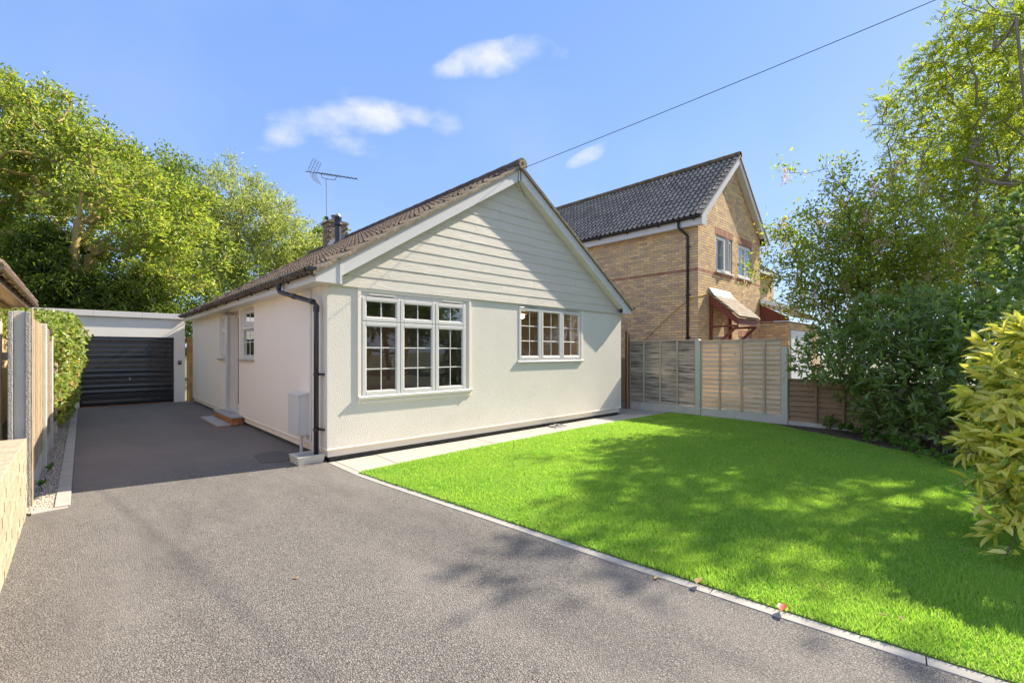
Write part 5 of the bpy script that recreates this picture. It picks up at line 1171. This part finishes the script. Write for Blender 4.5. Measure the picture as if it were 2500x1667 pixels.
p = gspot(2040, 1052); bush('laurel_seedling', 'small dark young laurel seedling in the bare soil by the low panel', 'plant', [(p.x+.1, p.y+.1, .16, .12, .12, .10)], 20, .10, .035, 'leaf_laurel', 60, base=(p.x+.1, p.y+.1, 0), whorl=5)
# ivy over the left fence
IV = [(-2.72, 4.9, 1.75, .22, .7, .36), (-2.75, 5.6, 1.2, .20, .6, .75), (-2.72, 6.2, 1.8, .32, .9, .42), (-2.72, 6.8, 1.0, .25, .8, .95), (-2.70, 7.6, 1.5, .34, .8, .7), (-2.72, 8.4, 1.0, .28, .8, 1.0), (-2.72, 9.3, 1.4, .32, .8, .8), (-2.72, 9.9, .9, .26, .6, .85),
      (-3.0, 4.0, 1.86, .36, .8, .20), (-3.2, 5.2, 2.0, .45, .9, .26), (-3.05, 7.2, 2.15, .5, 1.1, .26), (-2.85, 9.2, 2.2, .45, 1.1, .30), (-2.72, 4.6, .7, .12, .45, .5), (-2.68, 10.3, 2.15, .25, .35, .26), (-2.5, 8.6, 1.9, .25, .5, .2)]
bush('ivy', 'bright ivy smothering the far half of the left fence and the garage corner', 'ivy', IV, 2700, .075, .060, 'leaf_ivy', 50, shell=.7, whorl=5, base=(-2.75, 7.0, 0), kindleaf='oval', outward=.55, up=-.05, bark='wood_orange')
r = np.random.default_rng(9)
for q in range(3):
    p = [(-2.75, .75, .03), (-2.70, 1.6, .03), (-2.9, .42, .66)][q]
    bush('weed', ['small green weed in the gravel near the wall end', 'tiny green weed further up the gravel strip', 'green seedling behind the brick wall beside the concrete post'][q], 'plant', [(p[0], p[1], p[2]+.05, .05, .07, .05)], 7 if q < 2 else 12, .06, .03, 'leaf_ground', 70+q, base=(p[0], p[1], p[2]-.02), whorl=4, kindleaf='oval')

plant('street_tree', 'broad green tree across the road mirrored in the front windows', 'tree', [(15, -24, 0), (15, -24, 1.5), (15.1, -24, 3), (15, -24, 4.5)],
      [(15, -24, 5.0, 3.6, 2.5, 3.0), (20, -25, 4.6, 3.2, 2.5, 2.8), (10.5, -25, 4.2, 2.8, 2.5, 2.6), (6, -26, 2.8, 3, 2, 1.8), (25, -24, 3.6, 3.5, 2.5, 2.6)], 420, 30, .26, .15, 'leaf_dark', 'bark_dark', .25, .6, seed=71)
# ================================================================ LAWN GRASS
def inpoly(x, y, poly):
    c = np.zeros(len(x), bool); n = len(poly)
    for i in range(n):
        x0, y0 = poly[i]; x1, y1 = poly[(i+1) % n]
        k = ((y0 > y) != (y1 > y)) & (x < (x1-x0)*(y-y0)/(y1-y0+1e-12)+x0); c ^= k
    return c
n = 1500000; X = rng.uniform(0.05, 8.15, n); Y = rng.uniform(-8.5, -.64, n); ok = inpoly(X, Y, LAWNP)
D_ = (X-CAM[0])*FW[0]+(Y-CAM[1])*FW[1]; R_ = (X-CAM[0])*RT[0]+(Y-CAM[1])*RT[1]
ok &= (D_ > 1.2) & (np.abs(R_)/D_ < 1.25) & (rng.random(n) < np.clip(4.2/D_, .25, 1.0)**1.1)
X, Y, D_ = X[ok], Y[ok], D_[ok]; n = len(X)
hgt = rng.uniform(.018, .040, n)*(1+.25*np.sin(X*3+Y*2)*np.sin(Y*4.3)); wd = (.0013+.00062*D_)*rng.uniform(.7, 1.3, n)
a = rng.uniform(0, 2*np.pi, n); ln = rng.normal(size=(n, 2))*.014
B = np.column_stack([X, Y, np.full(n, .008)]); W_ = np.column_stack([np.cos(a)*wd, np.sin(a)*wd, np.zeros(n)]); Tt = B+np.column_stack([ln[:, 0], ln[:, 1], hgt])
Vg = np.stack([B-W_, B+W_, Tt], 1).reshape(-1, 3); Fg = np.arange(3*n).reshape(-1, 3)
o = bpy.data.objects.new('lawn_grass', mesh_from('lawn_grass', Vg, Fg, 'grass')); setup(o, None); tag(o, 'short bright green mown grass of the front lawn', 'grass', kind='stuff')
print('grass blades', n)
# leaf litter in the bed
n = 260; P = np.column_stack([rng.uniform(6.6, 8.1, n), rng.uniform(-5.6, -2.8, n), rng.uniform(.015, .03, n)]); k = ~inpoly(P[:, 0], P[:, 1], LAWNP); P = P[k]; n = len(P)
V, F = leaves(P, np.column_stack([rng.normal(size=(n, 2)), rng.normal(size=n)*.15]), np.tile([0, 0, 1.], (n, 1))+rng.normal(size=(n, 3))*.2, rng.uniform(.03, .07, n), rng.uniform(.012, .025, n))
o = bpy.data.objects.new('leaf_litter', mesh_from('leaf_litter', V, F, 'dead_leaf')); setup(o, None); tag(o, 'dry leaf litter scattered on the dark bed soil', 'leaf litter', kind='stuff')
# fallen leaves, one by one
def fallen(px, py, L, W, m, label, z=.05, ang=None, group='fallen leaves'):
    p = gspot(px, py, z); a = random.uniform(0, 6.28) if ang is None else ang
    V, F = leaves(np.array([[0, 0, 0.]]), np.array([[math.cos(a), math.sin(a), .12]]), np.array([[.1, .15, 1.]]), np.array([L]), np.array([W]), fold=.2, droop=.12)
    o = bpy.data.objects.new('fallen_leaf', mesh_from('fallen_leaf', V, F, m)); setup(o, None, Matrix.Translation(p)); tag(o, label, 'leaf', group)
fallen(1908, 1492, .10, .055, 'red_leaf', 'red curled fallen leaf lying on the kerb at the lawn edge', .04, .2)
fallen(1700, 1424, .085, .05, 'dead_leaf', 'large tan fallen leaf lying on the kerb left of the red leaf', .04, .1)
fallen(729, 1410, .035, .02, 'dead_leaf', 'single small brown leaf lying on the open tarmac', .006)
fallen(1598, 1413, .05, .03, 'dead_leaf', 'tan leaf lying on the dark tarmac beside the kerb', .006)
for (px, py) in [(2140, 1497), (1318, 1280), (1375, 1283), (1555, 1320), (1598, 1347), (2017, 1430), (2215, 1337), (2198, 1230), (1680, 1120), (2036, 1200), (2240, 1205), (1830, 1240), (2090, 1310), (1880, 1165), (1780, 1190), (2210, 1515), (2350, 1340), (1560, 1160), (1700, 1255), (1385, 1125), (2055, 1112)]:
    fallen(px, py, random.uniform(.03, .055), .022, 'dead_leaf', {(2140, 1497): 'dry leaf on the lawn a little right of the red leaf', (1318, 1280): 'dry leaf on the lawn close to the middle of the kerb, left one of two', (1375, 1283): 'dry leaf on the lawn close to the middle of the kerb, right one of two', (2350, 1340): 'dry leaf on the lawn right under the golden spotted laurel', (2210, 1515): 'dry leaf on the near right part of the lawn, closest to the bottom edge'}.get((px, py), 'small dry leaf lying on the green lawn'), .055)
